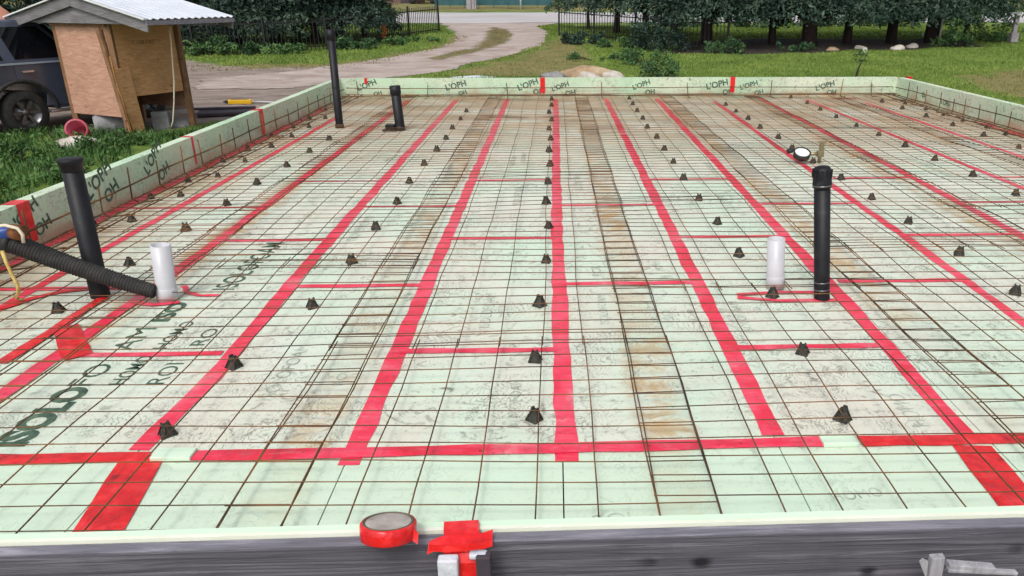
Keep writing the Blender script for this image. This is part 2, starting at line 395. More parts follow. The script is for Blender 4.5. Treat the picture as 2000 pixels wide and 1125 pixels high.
def soil_mat():
    m = new_mat('ground', rough=.95, spec=.15); t = NT(m); P = t.geo()
    A = lambda n: t.n('ShaderNodeAttribute', attribute_name=n).outputs['Fac']
    n1 = t.noise(P, 1.4, 6, .7); n2 = t.noise(P, .35, 4); n3 = t.noise(P, 9, 5, .7)
    lawn = t.ramp(t.mul(t.mul(n1, .5), t.mul(n2, .5), 'ADD'), [(.38,(.085,.135,.030)),(.5,(.125,.190,.038)),(.62,(.165,.215,.060))])
    dry = t.ramp(n1, [(.32,(.13,.135,.05)),(.52,(.19,.175,.07)),(.7,(.25,.20,.10))])
    dirt = t.ramp(t.noise(t.geo((.6,2.2,1)), 1.6, 7, .72, .6), [(.3,(.13,.10,.085)),(.5,(.24,.195,.17)),(.68,(.35,.30,.265))])
    mulch = t.ramp(n3, [(.35,(.02,.016,.016)),(.55,(.05,.04,.036)),(.66,(.07,.085,.035)),(.8,(.12,.10,.07))])
    def sharpen(a): return t.fr(t.mul(a, t.mul(t.fr(n1, .3, .7, -.35, .35), 1., 'MULTIPLY') if False else t.fr(n1, .3, .7, -.3, .3), 'ADD'), .35, .65)
    c = t.mix(sharpen(A('dry')), lawn, dry)
    c = t.mix(sharpen(A('dirt')), c, dirt)
    c = t.mix(sharpen(A('mulch')), c, mulch)
    t.col(c); t.bump(t.noise(P, 6, 6, .7), .8, .05); return m
def drive_mat():
    m = new_mat('driveway', rough=.95, spec=.15); t = NT(m); P = t.geo()
    A = lambda n: t.n('ShaderNodeAttribute', attribute_name=n).outputs['Fac']
    n1 = t.noise(P, 1.3, 6, .7)
    d = t.ramp(t.noise(t.geo((.8,1.6,1)), 1.1, 7, .7, .4), [(.28,(.24,.185,.16)),(.5,(.38,.315,.285)),(.7,(.47,.41,.38))])
    gr = t.ramp(n1, [(.32,(.11,.10,.045)),(.55,(.16,.135,.065)),(.7,(.24,.18,.11))])
    so = t.ramp(n1, [(.3,(.13,.10,.085)),(.5,(.24,.195,.17)),(.68,(.33,.28,.25))])
    j = t.fr(n1, .3, .7, -.3, .3)
    c = t.mix(t.fr(t.mul(A('edge'), j, 'ADD'), .3, .7), d, so)
    c = t.mix(t.fr(t.mul(A('strip'), j, 'ADD'), .3, .7), c, gr)
    t.col(c); t.bump(t.noise(P, 8, 6, .7), .7, .04); return m
GX = axis([(-160,-40,6),(-40,-24,.8),(-24,24,.25),(24,60,1.2),(60,160,6)])
GY = axis([(-30,0,3),(0,8,.8),(8,40,.25),(40,70,.6),(70,400,6)])
go, X, Y = ground_mesh('ground', GX, GY, 0., soil_mat()); tag(go, kind='structure')
w_ = wob(X, Y, .8)*.25
attr(go, 'dirt', np.maximum.reduce([ss(sdf(DIRT, X, Y)+w_, .5)*(1-ss(sdf(NEARG, X, Y)+w_, .3)), ss(sdf([(-5.5,1),(8,1),(8,17.4),(-5.5,17.4)], X, Y)+w_*1.5, .3)]))
attr(go, 'dry', np.clip(np.maximum.reduce([ss(sdf(DRY, X, Y)+w_, 1.0)*.9, ss(sdf(DRY2, X, Y)+w_, .8), ss(sdf(DRYL, X, Y)+w_, .5), np.clip((Y-57)/3, 0, 1)*.8]), 0, 1))
attr(go, 'mulch', ss(sdf(MULCH, X, Y)+w_, .5))
_dd = {}
dxs = np.arange(-13, 1.5, .14); dys = np.arange(19, 47.6, .14)
do, X, Y = ground_mesh('driveway', dxs, dys, .012, drive_mat(), lambda X, Y: sdf(DRIVE, X, Y)+wob(X, Y, 1.4)*.12 < .12)
tag(do, kind='structure')
attr(do, 'edge', ss(np.abs(sdf(DRIVE, X, Y))+w_[0]*0, .35)*.9); attr(do, 'strip', ss(sdf(STRIP, X, Y)+wob(X, Y, 1.)*.15, .35))
M['road'] = noisy('gravel_road', [(.3,(.33,.31,.32)),(.55,(.43,.41,.415)),(.75,(.52,.50,.50))], .35, .9, (.4,2,1), .3, 6)
ro, X, Y = ground_mesh('road', axis([(-150,-30,4),(-30,30,.6),(30,150,4)]), np.arange(46.2, 56.3, .5), .02, M['road']); tag(ro, kind='structure')

# ------------------------------------------------------------------ grass (blades as geometry)
def blades(name, P, h, w, mat, lean=.5, seed=1):
    r = np.random.default_rng(seed); n = len(P); a = r.uniform(0, 2*np.pi, n); hh = h*r.uniform(.5, 1.3, n); ww = w*r.uniform(.6, 1.3, n)
    dx, dy = np.cos(a), np.sin(a); b = r.uniform(0, 2*np.pi, n); lx, ly = np.cos(b)*lean*hh*r.uniform(.2, 1, n), np.sin(b)*lean*hh*r.uniform(.2, 1, n)
    V = np.empty((n, 5, 3)); P = np.asarray(P)
    V[:,0] = P+np.stack([dx*ww, dy*ww, -.02*np.ones(n)], 1); V[:,1] = P-np.stack([dx*ww, dy*ww, .02*np.ones(n)], 1)
    mid = P+np.stack([lx*.35, ly*.35, hh*.6], 1)
    V[:,2] = mid-np.stack([dx*ww*.75, dy*ww*.75, 0*ww], 1); V[:,3] = mid+np.stack([dx*ww*.75, dy*ww*.75, 0*ww], 1)
    V[:,4] = P+np.stack([lx, ly, hh], 1)
    base = np.arange(n)[:,None]*5
    T = np.concatenate([base+np.array([[0,1,2]]), base+np.array([[0,2,3]]), base+np.array([[3,2,4]])])
    return tag(np_mesh(name, V.reshape(-1, 3), T, mat), kind='stuff')
def scatter(n, x0, x1, y0, y1, ok, seed):
    r = np.random.default_rng(seed); X = r.uniform(x0, x1, n); Y = r.uniform(y0, y1, n); k = ok(X, Y); X, Y = X[k], Y[k]
    return np.stack([X, Y, np.interp(Y, *TK)+.025*wob(X, Y, .5)*np.clip((Y-17)/4, 0, 1)], 1)
def not_(X, Y, *polys):
    k = np.ones(X.shape, bool)
    for p, m in polys: k &= sdf(p, X, Y)+wob(X, Y, .8)*.2 > m
    return k
SLAB = [(-4.75,1),(7.55,1),(7.55,16.85),(-4.75,16.85)]
P = scatter(22000, -14, -4.7, 6.5, 14.2, lambda X, Y: (sdf(NEARG, X, Y)+wob(X, Y, 1.)*.25 < .35)&(wob(X, Y, 1.7) < .35)&not_(X, Y, (SLAB, .35)), 1)
blades('rank_grass', P, .15, .010, M['grass_rank'], .8, 2)
r_ = np.random.default_rng(77); PW = P[r_.random(len(P)) < .3]
nrm = r_.normal(size=(len(PW),3))*.5+np.array([0,0,.7]); PW = PW+np.stack([0*PW[:,0], 0*PW[:,0], r_.uniform(.02,.16,len(PW))], 1)
a_ = r_.normal(size=(len(PW),3)); a_ /= np.linalg.norm(a_, axis=1)[:,None]; b_ = np.cross(a_, nrm); b_ /= np.linalg.norm(b_, axis=1)[:,None]
s_ = r_.uniform(.025,.065,len(PW))[:,None]; VW = np.stack([PW-a_*s_, PW+b_*s_*.45, PW+a_*s_, PW-b_*s_*.32], 1).reshape(-1,3)
tag(np_mesh('weeds', VW, np.arange(len(VW)).reshape(-1,4), M['grass_rank']), kind='stuff')
P = scatter(130000, -2, 24, 16.9, 42, lambda X, Y: not_(X, Y, (SLAB,.0), (DRIVE,.1), (DRY,.2), (DRY2,.3), (MULCH,.1))&(sdf(DIRT, X, Y) > .2), 3)
blades('lawn_grass', P, .055, .016, M['grass'], .7, 4)
P = scatter(90000, -26, 1, 17, 44, lambda X, Y: not_(X, Y, (DIRT,.15), (DRIVE,.15), (DRYL,.1), (SLAB,.1), (DRY,.0)), 5)
blades('verge_grass', P, .07, .018, M['grass'], .7, 6)
P = scatter(60000, -16, 18, 15, 44, lambda X, Y: ((sdf(DRY, X, Y) < .3)|(sdf(DRY2, X, Y) < .4)|(sdf(DRYL, X, Y) < .25)|(sdf(STRIP, X, Y) < 0))&not_(X, Y, (SLAB,.0)), 7)
blades('dry_grass', P, .05, .015, M['grass_dry'], .8, 8)

# ------------------------------------------------------------------ foam floor
XE = [-4.42,-3.83,-2.98,-1.98,-.98,.02,1.05,2.08,3.11,4.2,5.18,6.2,7.2]
Y0, YS, Y1 = 2.06, 3.13, 16.45
seams = {}
def ink(board, kind, xa, xb, ya, yb):
    return
for c in range(12):
    first = 4.22 if c % 2 == 0 else 5.35
    if c == 0: first = 5.35
    ye = [Y0, YS]+[y for y in np.arange(first, Y1-.3, 2.29)]+[Y1]; seams[c] = ye[2:-1]
    for k in range(len(ye)-1):
        a, b = ye[k], ye[k+1]; cx = (XE[c]+XE[c+1])/2
        mb = MB(); mb.box((0, 0, -.04), (XE[c+1]-XE[c]-.006, b-a-.006, .08))
        o = mb.build('foam_board', M['foam'], None)
        o.location = (cx, (a+b)/2, 0)
        tag(o, f'mint green foam board, {ORD[k]} from near wall in the {ORD[c]} column from the left', 'insulation board', 'foam boards of the slab floor')
        lx, ly = XE[c+1]-XE[c], b-a
        # print on the boards
        if c == 2 and k in (1, 2):
            q = (-cx, -(a+b)/2)
            def T(s, x, y, ln, h, off):
                mb = MB(); text_on(mb, s, (x+q[0], y+q[1], 0), (0,1,0), (-1,0,0), ln, h, off); mb.build('lettering', M['ink'], o)
            if k == 1:
                T('ISOLO', -2.555, 3.22, .60, .165, .055); T('FO', -2.575, 3.83, .27, .13, 0); T('HOMO', -2.40, 3.84, .36, .085, .012); T('ROI', -2.18, 3.84, .26, .10, .0)
            else:
                T('AM', -2.585, 4.28, .34, .13, 0); T('ISO', -2.57, 4.72, .34, .12, .05); T('HOMO', -2.38, 4.30, .42, .085, .012); T('ROI', -2.17, 4.34, .3, .09, 0)
                T('ISOLOFOAM', -2.36, 5.3, 1.15, .16, .012)
        elif c in (1,2,3,4,5,6,7,8,9) and a < 9.5:
            r = random.Random(c*31+k); n = 0
            while n < max(1, int(ly/.8)):
                s = r.choice(['ISOLOFOAM','ISOLOFOAM','HOMO','ISO','ROI']); h = r.uniform(.05,.095); ln = min(ly*.8, h*len(s)*.95)
                if k == 0: h *= .8
                mb = MB(); x = r.uniform(-lx*.3, lx*.42); y = r.uniform(-ly*.45, max(-ly*.44, ly*.45-ln))
                if k == 0: text_on(mb, s, (-lx*.38, r.uniform(-.3,.1), 0), (1,.15,0), (-.15,1,0), min(lx*.8, h*len(s)*.9), h, 0)
                else: text_on(mb, s, (x, y, 0), (0,1,0), (-1,0,0), ln, h, 0)
                n += 1; mb.build('lettering', M['ink_pale'], o)
                if k == 0: break

# ------------------------------------------------------------------ red tape
def strip(name, pts, w, mat, z=.003, jag=.006, seed=0, parent=None):
    r = random.Random(seed); pts = [Vector(p) for p in pts]; L = []
    for i in range(len(pts)-1):
        n = max(2, int((pts[i+1]-pts[i]).length/.18))
        L += [pts[i].lerp(pts[i+1], k/n) for k in range(n)]
    L.append(pts[-1]); vs = []; fs = []
    for i, p in enumerate(L):
        d = (L[min(i+1, len(L)-1)]-L[max(i-1, 0)]).normalized(); x = Vector((d.y, -d.x, 0)).normalized()
        ww = w/2+r.uniform(-jag, jag); zz = z+r.uniform(0, .0035)
        jx = r.uniform(-jag, jag)
        vs += [p+x*(jx-ww)+Vector((0,0,z)), p+x*jx+Vector((0,0,zz)), p+x*(jx+ww)+Vector((0,0,z))]
        if i:
            b = i*3; fs += [(b-3, b-2, b+1, b), (b-2, b-1, b+2, b+1)]
    mb = MB(); mb.add(vs, fs); mb.sm = [False]*len(fs); o = mb.build(name, mat, parent); return o
LG = 'long red tape strips over the board seams'
W_ = .105
longs = {1: [(-3.82,4.9),(-3.83,14.)], 2: [(-3.0,3.5),(-2.96,5.1),(-2.98,16.2)], 3: [(-1.98,3.17),(-1.94,3.9),(-1.99,6),(-2.02,16.2)],
         4: [(-.96,3.02),(-.985,16.3)], 5: [(.035,3.02),(.005,7.2),(.015,16.3)], 6: [(1.05,3.22),(1.055,16.3)], 7: [(1.99,3.12),(2.03,5),(2.11,16.2)],
         8: [(3.04,3.6),(3.1,6.4),(3.13,9.5),(3.22,15.8)], 9: [(4.14,5.9),(4.21,9.),(4.26,16.2)], 10: [(5.2,7.9),(5.17,16)], 11: [(6.2,9.5),(6.2,15.5)]}
for i, p in longs.items():
    tag(strip('seam_tape', [(x, y, 0) for x, y in p], W_ if i not in (1, 8, 10, 11) else .085, M['tape'], seed=i), f'long red tape running away along the {ORD[i-1]} board seam from the left wall', 'tape', LG)
# wide doubled strips in the near row, and the tape along the cut across the near boards
tag(strip('seam_tape', [(-1.79,2.2,0),(-1.93,3.12,0)], .20, M['tape_new'], .005, .004, 41), 'wide bright red tape crossing the near board row at left, by the wall', 'tape')
tag(strip('seam_tape', [(1.93,2.5,0),(1.97,3.1,0)], .19, M['tape_new'], .005, .004, 42), 'wide bright red tape crossing the near board row at right', 'tape')
for k, (a, b, l) in enumerate([((-4.2,3.10),(g(297,884).x,3.11),'red tape along the near cut, left piece ending at the pale gap'), ((g(380,884).x,3.11),(g(1602,858).x,3.15),'red tape along the near cut, long middle piece'), ((g(1674,857).x,3.15),(4.4,3.16),'red tape along the near cut, right piece past the pale gap')]):
    tag(strip('cut_tape', [(*a,0),(*b,0)], .085, M['tape_new'] if k != 1 else M['tape'], .008, .005, 50+k), l, 'tape')
for c in range(12):
    for k, y in enumerate(seams[c]):
        if y > 9.2 or (c < 2 and y > 8): continue
        tag(strip('joint_tape', [(XE[c]+.03,y,0),(XE[c+1]-.03,y,0)], .062 if y < 6.7 else .05, M['tape'], .006, .006, c*20+k),
            f'short red cross tape, {ORD[k]} from the near end in the {ORD[c]} board column from left', 'tape', 'short red tapes across board ends')
tag(strip('wall_tape', [(-4.34,5.2,0),(-4.37,8,0),(-4.36,12,0),(-4.34,15,0)], .13, M['tape'], .006, .03, 71), 'ragged red tape along the foot of the left foam wall', 'tape')
tag(strip('wall_tape', [(7.13,9.,0),(7.13,13,0)], .12, M['tape'], .006, .03, 72), 'ragged red tape along the foot of the right foam wall', 'tape')
tag(strip('wall_tape', [(5.75,16.2,0),(6.3,16.2,0)], .12, M['tape'], .006, .01, 73), 'short dull red tape patch at the foot of the far foam wall', 'tape')
# loose pieces seen near the left pipes and the right pipe
for k, (pts, w, l) in enumerate([
    ([(0,712),(100,650),(170,603),(205,583)], .08, 'second red tape beside the left seam, ending behind the hose'),
    ([(128,640),(140,670),(152,700)], .15, 'short red tape flap joining the two left strips'),
    ([(0,606),(60,585),(120,572),(180,565)], .06, 'crooked thin red tape near the left edge under the hose'),
    ([(1440,578),(1520,572),(1600,573)], .05, 'upper of two red tapes around the right black pipe foot'),
    ([(1440,583),(1520,589),(1650,588)], .05, 'lower of two red tapes around the right black pipe foot'),
    ([(258,592),(300,597),(352,592)], .05, 'red tape piece below the hose end by the left white pipe'),
    ([(360,560),(365,572),(390,579),(430,579)], .04, 'pale red curved tape right of the left white pipe')]):
    tag(strip('loose_tape', [g(*p) for p in pts], w, M['tape_new'] if k < 3 else M['tape'], .010, .005, 80+k), l, 'tape')

# ------------------------------------------------------------------ wire mesh sheets
def mesh_sheet(xa, xb, ya, yb, dz, seed):
    r = random.Random(seed); mb = MB(); sk = r.uniform(-.004, .004)
    nx = max(1, round((xb-xa)/.249)); ny = round((yb-ya)/.152)
    ph = r.uniform(0, 6)
    def zz(x, y): return .064+dz+.012*math.sin(1.9*x+ph)*math.sin(2.1*y+ph*2)+.006*math.sin(5.1*y+x)
    for i in range(nx+1):
        x = xa+i*.249; j0 = r.uniform(-.006, .006); pts = []; y = ya-.05; b = 0.
        while y < yb+.06:
            b = .8*b+r.uniform(-.006, .006); pts.append((x+j0+b+sk*(y-ya), y, zz(x, y))); y += .304
        mb.tube(pts, .0036, 5, False)
    for j in range(ny+1):
        y = ya+j*.152+r.uniform(-.004, .004); n = max(3, int((xb-xa)/.25)); b = 0; pts = []
        for i in range(n+1):
            x = xa-.014+(xb-xa+.028)*i/n; b = .7*b+r.uniform(-.0035, .0035); pts.append((x, y+b-sk*(x-xa)*2, zz(x, y)+.0075))
        mb.tube(pts, .0032, 4, False)
    return mb
sx0 = [-4.3, -3.08, -1.338, .405, 2.148, 3.891, 5.634]; sx1 = [-2.83, -1.103, .64, 2.383, 4.126, 5.869, 7.08]
brk = [[2.48,6.6,11.2,16.3],[2.48,5.6,10.2,16.3],[2.48,4.16,8.72,13.28,16.3],[2.48,5.07,7.5,12.1,16.3],[2.48,5.9,10.4,16.3],[2.48,7.3,11.9,16.3],[2.48,6.4,11,16.3]]
for c in range(7):
    b = brk[c]
    for k in range(len(b)-1):
        ya, yb = b[k], b[k+1]+(.152 if k < len(b)-2 else 0)
        yb = ya+round((yb-ya)/.152)*.152
        o = mesh_sheet(sx0[c], sx1[c], ya, yb, .009*((c+k) % 2), c*10+k).build('wire_mesh', M['wire'])
        tag(o, f'rusty wire mesh sheet, {ORD[k]} from the near wall in the {ORD[c]} run from the left', 'wire mesh', 'welded wire mesh sheets over the foam')

for (a, b, l) in ((g(300,885,.02), g(378,884,.02), 'pale mint foam offcut filling the gap in the near tape, left'), (g(1604,858,.02), g(1672,857,.02), 'pale mint foam offcut filling the gap in the near tape, right')):
    mb = MB(); mb.box((0,0,0), ((b-a).length, .085, .022)); o = mb.build('foam_offcut', M['foam_clean'], None, .004); o.location = (a+b)/2-Vector((0,0,.008)); tag(o, l, 'foam offcut')
# ------------------------------------------------------------------ plastic bar chairs
def chair_mb():
    mb = MB()
    for k in range(4):
        a = math.pi/4+k*math.pi/2; c, s = math.cos(a), math.sin(a)
        mb.add([(c*.070+s*.014, s*.070-c*.014, 0),(c*.070-s*.014, s*.070+c*.014, 0),(c*.046, s*.046, 0),
                (c*.030+s*.012, s*.030-c*.012, .082),(c*.030-s*.012, s*.030+c*.012, .082),(c*.006, s*.006, .082)],
               [(0,1,4,3),(1,2,5,4),(2,0,3,5),(0,2,1),(3,4,5)])
        c2, s2 = math.cos(k*math.pi/2), math.sin(k*math.pi/2)
        M4 = Matrix.Rotation(k*math.pi/2, 4, 'Z')
        mb.add([M4@Vector(p) for p in ((.052,-.052,.0),(.052,.052,.0),(.044,.044,.014),(.044,-.044,.014),(.036,-.036,0),(.036,.036,0))], [(0,1,2,3),(3,2,5,4),(0,4,5,1)])
        mb.add([M4@Vector(p) for p in ((.043,-.040,.010),(.043,.040,.010),(.023,.020,.074),(.023,-.020,.074))], [(0,1,2,3)])
    mb.box((0,0,.080), (.050,.044,.016))
    for sx in (-1, 1): mb.box((sx*.021,0,.095), (.016,.036,.020), taper=.75)
    return mb
chair0 = None
def put_chair(x, y, label, s=1.):
    global chair0
    if chair0 is None: o = chair0 = chair_mb().build('bar_chair', M['chair'])
    else: o = chair0.copy(); COL.objects.link(o)
    o.location = (x, y, .001); o.rotation_euler = (random.uniform(-.09,.09), random.uniform(-.09,.09), random.uniform(-.8,.8)); s *= .655*random.uniform(.92, 1.08)
    o.scale = (s, s, s); tag(o, label, 'bar chair', 'black plastic bar chairs under the mesh'); return o
rows = [(-3.37, 4.93, 8, .94), (-1.655, 4.93, 12, .945), (-.09, 4.95, 13, .925), (1.51, 4.10, 14, .93), (3.32, 5.05, 12, .92), (4.95, 7.95, 10, .925), (6.52, 10.6, 6, .98)]
for c, (x, y, n, st) in enumerate(rows):
    k = 0
    if c == 1:
        for xx, yy in ((-1.91,3.31),(-1.87,4.04)): put_chair(xx, yy, f'black bar chair, {ORD[k]} from the near wall in the second row from the left', 1.12); k += 1
    if c == 2:
        for xx, yy in ((-.12,3.40),(-.13,4.07)): put_chair(xx, yy, f'black bar chair, {ORD[k]} from the near wall in the third row from the left', 1.1); k += 1
    if c == 3: put_chair(1.44, 3.36, 'black bar chair, first from the near wall in the fourth row from the left', 1.1); k = 1
    if c == 1: n = 11
    for i in range(n):
        xx = x+random.uniform(-.03,.03)
        if c == 3 and i == 0: xx = 1.47
        put_chair(xx, y+i*st+random.uniform(-.03,.03), f'black bar chair, {ORD[k]} from the near wall in the {ORD[c]} row from the left', 1.08); k += 1
for i in range(9): put_chair(-4.01+random.uniform(-.03,.03), 7.2+i*.92+random.uniform(-.05,.05), f'black bar chair, {ORD[i]} in the muddy row beside the left wall mesh edge', .95)
for i in range(9): put_chair(-4.26+random.uniform(-.03,.03), 7.0+i*.95+random.uniform(-.1,.1), f'black bar chair, {ORD[i]} in the row hard against the left foam wall', .9)
for i in range(6): put_chair(6.93+random.uniform(-.04,.04), 11.6+i*.72+random.uniform(-.1,.1), f'black bar chair, {ORD[i]} in the row hard against the right foam wall', .9)

# ------------------------------------------------------------------ perimeter walls: foam, form boards, bars, straps
ZT = .40
def quadwall(a, b, th, z0, z1, side):        # a,b inner foot line ends (xy); side: outward normal
    a, b, n = Vector((*a,0)), Vector((*b,0)), Vector((*side,0))
    poly = [a, b, b+n*th, a+n*th]; return poly
def wall(name, label, a, b, out, joints, texts, tdir=1):
    root = empty(name, (*a, 0), label, 'foam wall')
    A, B, O = Vector((*a,0)), Vector((*b,0)), Vector((*out,0)); d = (B-A).normalized(); L = (B-A).length
    js = [0]+joints+[L]
    for i in range(len(js)-1):
        mb = MB(); s, e = d*(js[i]+.002), d*(js[i+1]-.002)
        mb.prism([s, e, e+O*.12, s+O*.12], (0,0,-.08), (0,0,ZT+(.004 if i % 2 else 0))); mb.build('foam_panel', M['foam_wall'], root)
    rt_ = random.Random(len(texts)+int(L))
    for t, body, h, rot, zz in texts:
        mb = MB(); h *= rt_.uniform(.82,1.12); rot += rt_.uniform(-.10,.10); zz += rt_.uniform(-.02,.02); t += rt_.uniform(-.05,.05)
        dx = d*tdir
        ux = (dx*math.cos(rot)+Vector((0,0,1))*math.sin(rot)); uy = (-dx*math.sin(rot)+Vector((0,0,1))*math.cos(rot))
        text_on(mb, body, d*t+Vector((0,0,zz)), ux, uy, None, h, .03, .002); mb.build('lettering', M['ink'], root)
    return root
def fx(xp): return at(xp, 175, 16.45).x
far_t = []
for xp in (703, 872, 1012, 1078, 1235, 1385, 1448, 1592): far_t += [(fx(xp)+4.42, "L'OPH", .115, R(17), .14), (fx(xp+28)+4.42, 'OH', .10, R(10), .05)]
wall('foam_wall', 'long mint green foam wall across the far end of the slab', (-4.42,16.45), (7.2,16.45), (0,1), [4.15, 7.92], far_t)
wl = wall('foam_wall', 'mint green foam wall along the left side of the slab', (-4.42,2.0), (-4.42,16.45), (-1,0), [2.3, 5.2, 7.5, 9.85, 12.2],
     [(y-2., "L'OPH", .13, R(28), .17) for y in (5.5, 6.15, 7.25, 8.3)]+[(y-1.75, 'OH', .12, R(22), .06) for y in (5.5, 6.15, 7.25, 8.3)])
wall('foam_wall', 'yellowish mint foam wall along the right side of the slab', (7.2,16.45), (7.2,2.1), (1,0), [2.4, 4.7, 7.], [(1.2,'OH',.1,R(-10),.16),(2.0,"L'OPH",.1,R(-10),.14)])
nA, nB = (-4.42, 1.99), (7.2, 2.182)
nd = (Vector(nB)-Vector(nA)).normalized(); nout = Vector((nd.y, -nd.x))
root = empty('foam_wall', (*nA, 0), 'mint foam wall top edge along the near side, behind the grey plank', 'foam wall')
mb = MB(); D3 = Vector((nd.x, nd.y, 0)); O3 = Vector((nout.x, nout.y, 0)); L = (Vector(nB)-Vector(nA)).length
I3 = -O3*.030
mb.prism([I3, I3+D3*L, D3*L+O3*.0, O3*.0], (0,0,-.08), (0,0,ZT)); mb.build('foam_panel', M['foam_clean'], root)
mb = MB(); mb.prism([O3*.002, D3*L+O3*.002, D3*L+O3*.018, O3*.018], (0,0,-.08), (0,0,ZT+.004)); mb.build('cream_facing', noisy('cream_facing', [(.3,(.68,.72,.58)),(.7,(.78,.79,.68))], 5, .6), root)
# near plank with its paler top edge
root = empty('form_plank', (nA[0]+nout.x*.02, nA[1]+nout.y*.02, 0), 'weathered grey knotty plank along the near edge of the slab', 'plank')
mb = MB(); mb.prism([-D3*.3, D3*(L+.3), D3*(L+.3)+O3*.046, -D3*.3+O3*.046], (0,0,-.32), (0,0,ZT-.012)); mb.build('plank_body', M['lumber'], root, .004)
mb = MB(); mb.prism([-D3*.3+O3*.001, D3*(L+.3)+O3*.001, D3*(L+.3)+O3*.0445, -D3*.3+O3*.0445], (0,0,ZT-.0118), (0,0,ZT-.008)); mb.build('paler_top_edge', M['lumber_top'], root)
for lab, a, d_, o_, l in (('weathered grey form plank outside the left foam wall', (-4.545,1.9), (0,1), (-1,0), 14.7), ('grey form plank behind the far foam wall', (-4.55,16.575), (1,0), (0,1), 11.9), ('grey form plank outside the right foam wall', (7.325,2.), (0,1), (1,0), 14.7)):
    mb = MB(); dd, oo = Vector((*d_,0)), Vector((*o_,0)); mb.prism([Vector(), dd*l, dd*l+oo*.045, oo*.045], (0,0,-.32), (0,0,ZT-.04))
    o = mb.build('form_plank', M['lumber'], None, .004); o.location = (*a, 0); tag(o, lab, 'plank')
mb = MB(); mb.box((0,0,0), (.30,14,.05)); o = mb.build('form_plank', M['lumber_top'], None, .004); o.location = (-4.83,9,.03); o.rotation_euler = (0,.25,.0); tag(o, 'pale grey board leaning flat outside the left form plank', 'plank')

def rail(label, a, b, z, stakes, lean):
    root = empty('edge_bar', (*a, 0), label, 'rebar'); A, B = Vector((*a,0)), Vector((*b,0)); d = (B-A).normalized(); L = (B-A).length; r = random.Random(int(L*100))
    mb = MB(); n = int(L/.8); mb.tube([d*(L*i/n)+Vector((0,0,z+r.uniform(-.008,.008)))+Vector((lean[0],lean[1],0))*r.uniform(-.2,.2) for i in range(n+1)], .0085, 6); mb.build('long_bar', M['wire'], root)
    lv = Vector((lean[0], lean[1], 0)).normalized()
    for off, zz in ((.10,.10),(.24,.095),(.40,.10)):
        mb = MB(); mb.tube([d*(L*i/n)+Vector((0,0,zz+r.uniform(-.006,.006)))+lv*(off+r.uniform(-.025,.025)) for i in range(n+1)], .0068, 6); mb.build('long_bar', M['wire'], root)
    for t in stakes:
        mb = MB(); p = d*t; q = d*r.uniform(-.03,.03)
        mb.tube([p+Vector((lean[0],lean[1],0))*3+Vector((0,0,.05)), p+Vector((lean[0],lean[1],0))*.6+Vector((0,0,.02)), p+Vector((0,0,.06)), p+q+Vector((0,0,z+.06+r.uniform(0,.12)))], .0075, 6)
        mb.build('upright_bar', M['wire'], root)
rail('thin dark rebar rail with uprights along the far foam wall', (-4.3,16.38), (7.1,16.38), .215, [fx(x)+4.3 for x in (700,835,992,1175,1343,1504,1640,1700)], (0,-.1))
rail('thin dark rebar rail with uprights along the left foam wall', (-4.34,4.5), (-4.34,16.3), .20, [.7,1.2,1.7,2.3,2.75,3.3,3.9,4.5,5.0,5.6,6.05,6.6,7.15,7.7,8.3,8.8,9.4,10.,10.4,10.8,11.2], (.1,0))
rail('thin dark rebar rail with uprights along the right foam wall', (7.12,16.3), (7.12,4.), .22, [.6,1.,1.4,2.,2.5,2.9,3.4,3.9,4.3,4.8,5.4,6.,7.], (-.1,0))
def strap(label, p, along, inn, w, drop=.3, mat='tape_new'):
    p, a, n = Vector((*p,0)), Vector((*along,0)), Vector((*inn,0))
    mb = MB(); prof = [(-.125,ZT-.14),(-.125,ZT+.006),(-.06,ZT+.009),(.004,ZT+.006),(.0045,ZT-drop*.5),(.0040,ZT-drop)]
    for i in range(len(prof)-1):
        q = [p+n*o+Vector((0,0,z))+a*s*w/2 for o, z in prof[i:i+2] for s in (-1,1)]; mb.add(q, [(0,1,3,2)])
    tag(mb.build('wall_strap', M[mat]), label, 'tape')
strap('red tape strap over the far wall, above the centre tape line', (fx(1060),16.45), (1,0), (0,-1), .10)
strap('red tape strap over the far wall, right of the middle', (fx(1430),16.45), (1,0), (0,-1), .10)
strap('small red tape strap on the far wall near its right corner', (fx(1774),16.45), (1,0), (0,-1), .09, .16)
strap('small red tape tab on the far wall beside the tall black pipe', (fx(716),16.45), (1,0), (0,-1), .06, .10)
strap('bright red tape strap hanging over the left wall in the distance', (-4.42,11.85), (0,1), (1,0), .16, .36)
strap('wide bright red tape strap over the left wall, above the hose', (-4.42,g(32,400,.4).y+.05), (0,1), (1,0), .16, .34)
strap('thin dull red strap on the left wall beyond the black pipe', (-4.42,9.5), (0,1), (1,0), .05, .33, 'tape')

# ------------------------------------------------------------------ pipes
def pipe(name, label, base, toppx, r, mat, cap='flange', hollow=True):
    base = Vector(base); top = at(*toppx, base.y); root = empty(name, base, label, 'pipe'); t = top-base; d = t.normalized(); L = t.length
    mb = MB(); prof = [(-.03,r),(L,r)]
    if hollow: prof += [(L,r*.86),(L-.12,r*.86),(L-.12,0)]
    else: prof += [(L,0)]
    mb.lathe(prof, (0,0,0), d, 28); mb.build('pipe_body', mat, root)
    return root, t, d, L
# tall black pipe, left
root, t, d, L = pipe('drain_pipe', 'tall black plastic pipe with a capped top, leaning left behind the hose', (-3.26,5.2,0), (137,314), .064, M['abs'])
mb = MB(); mb.lathe([(L-.07,.0645),(L-.065,.068),(L-.025,.069),(L-.020,.076),(L+.010,.078),(L+.016,.074),(L+.018,.0)], (0,0,0), d, 28); mb.build('flanged_cap', M['abs'], root)
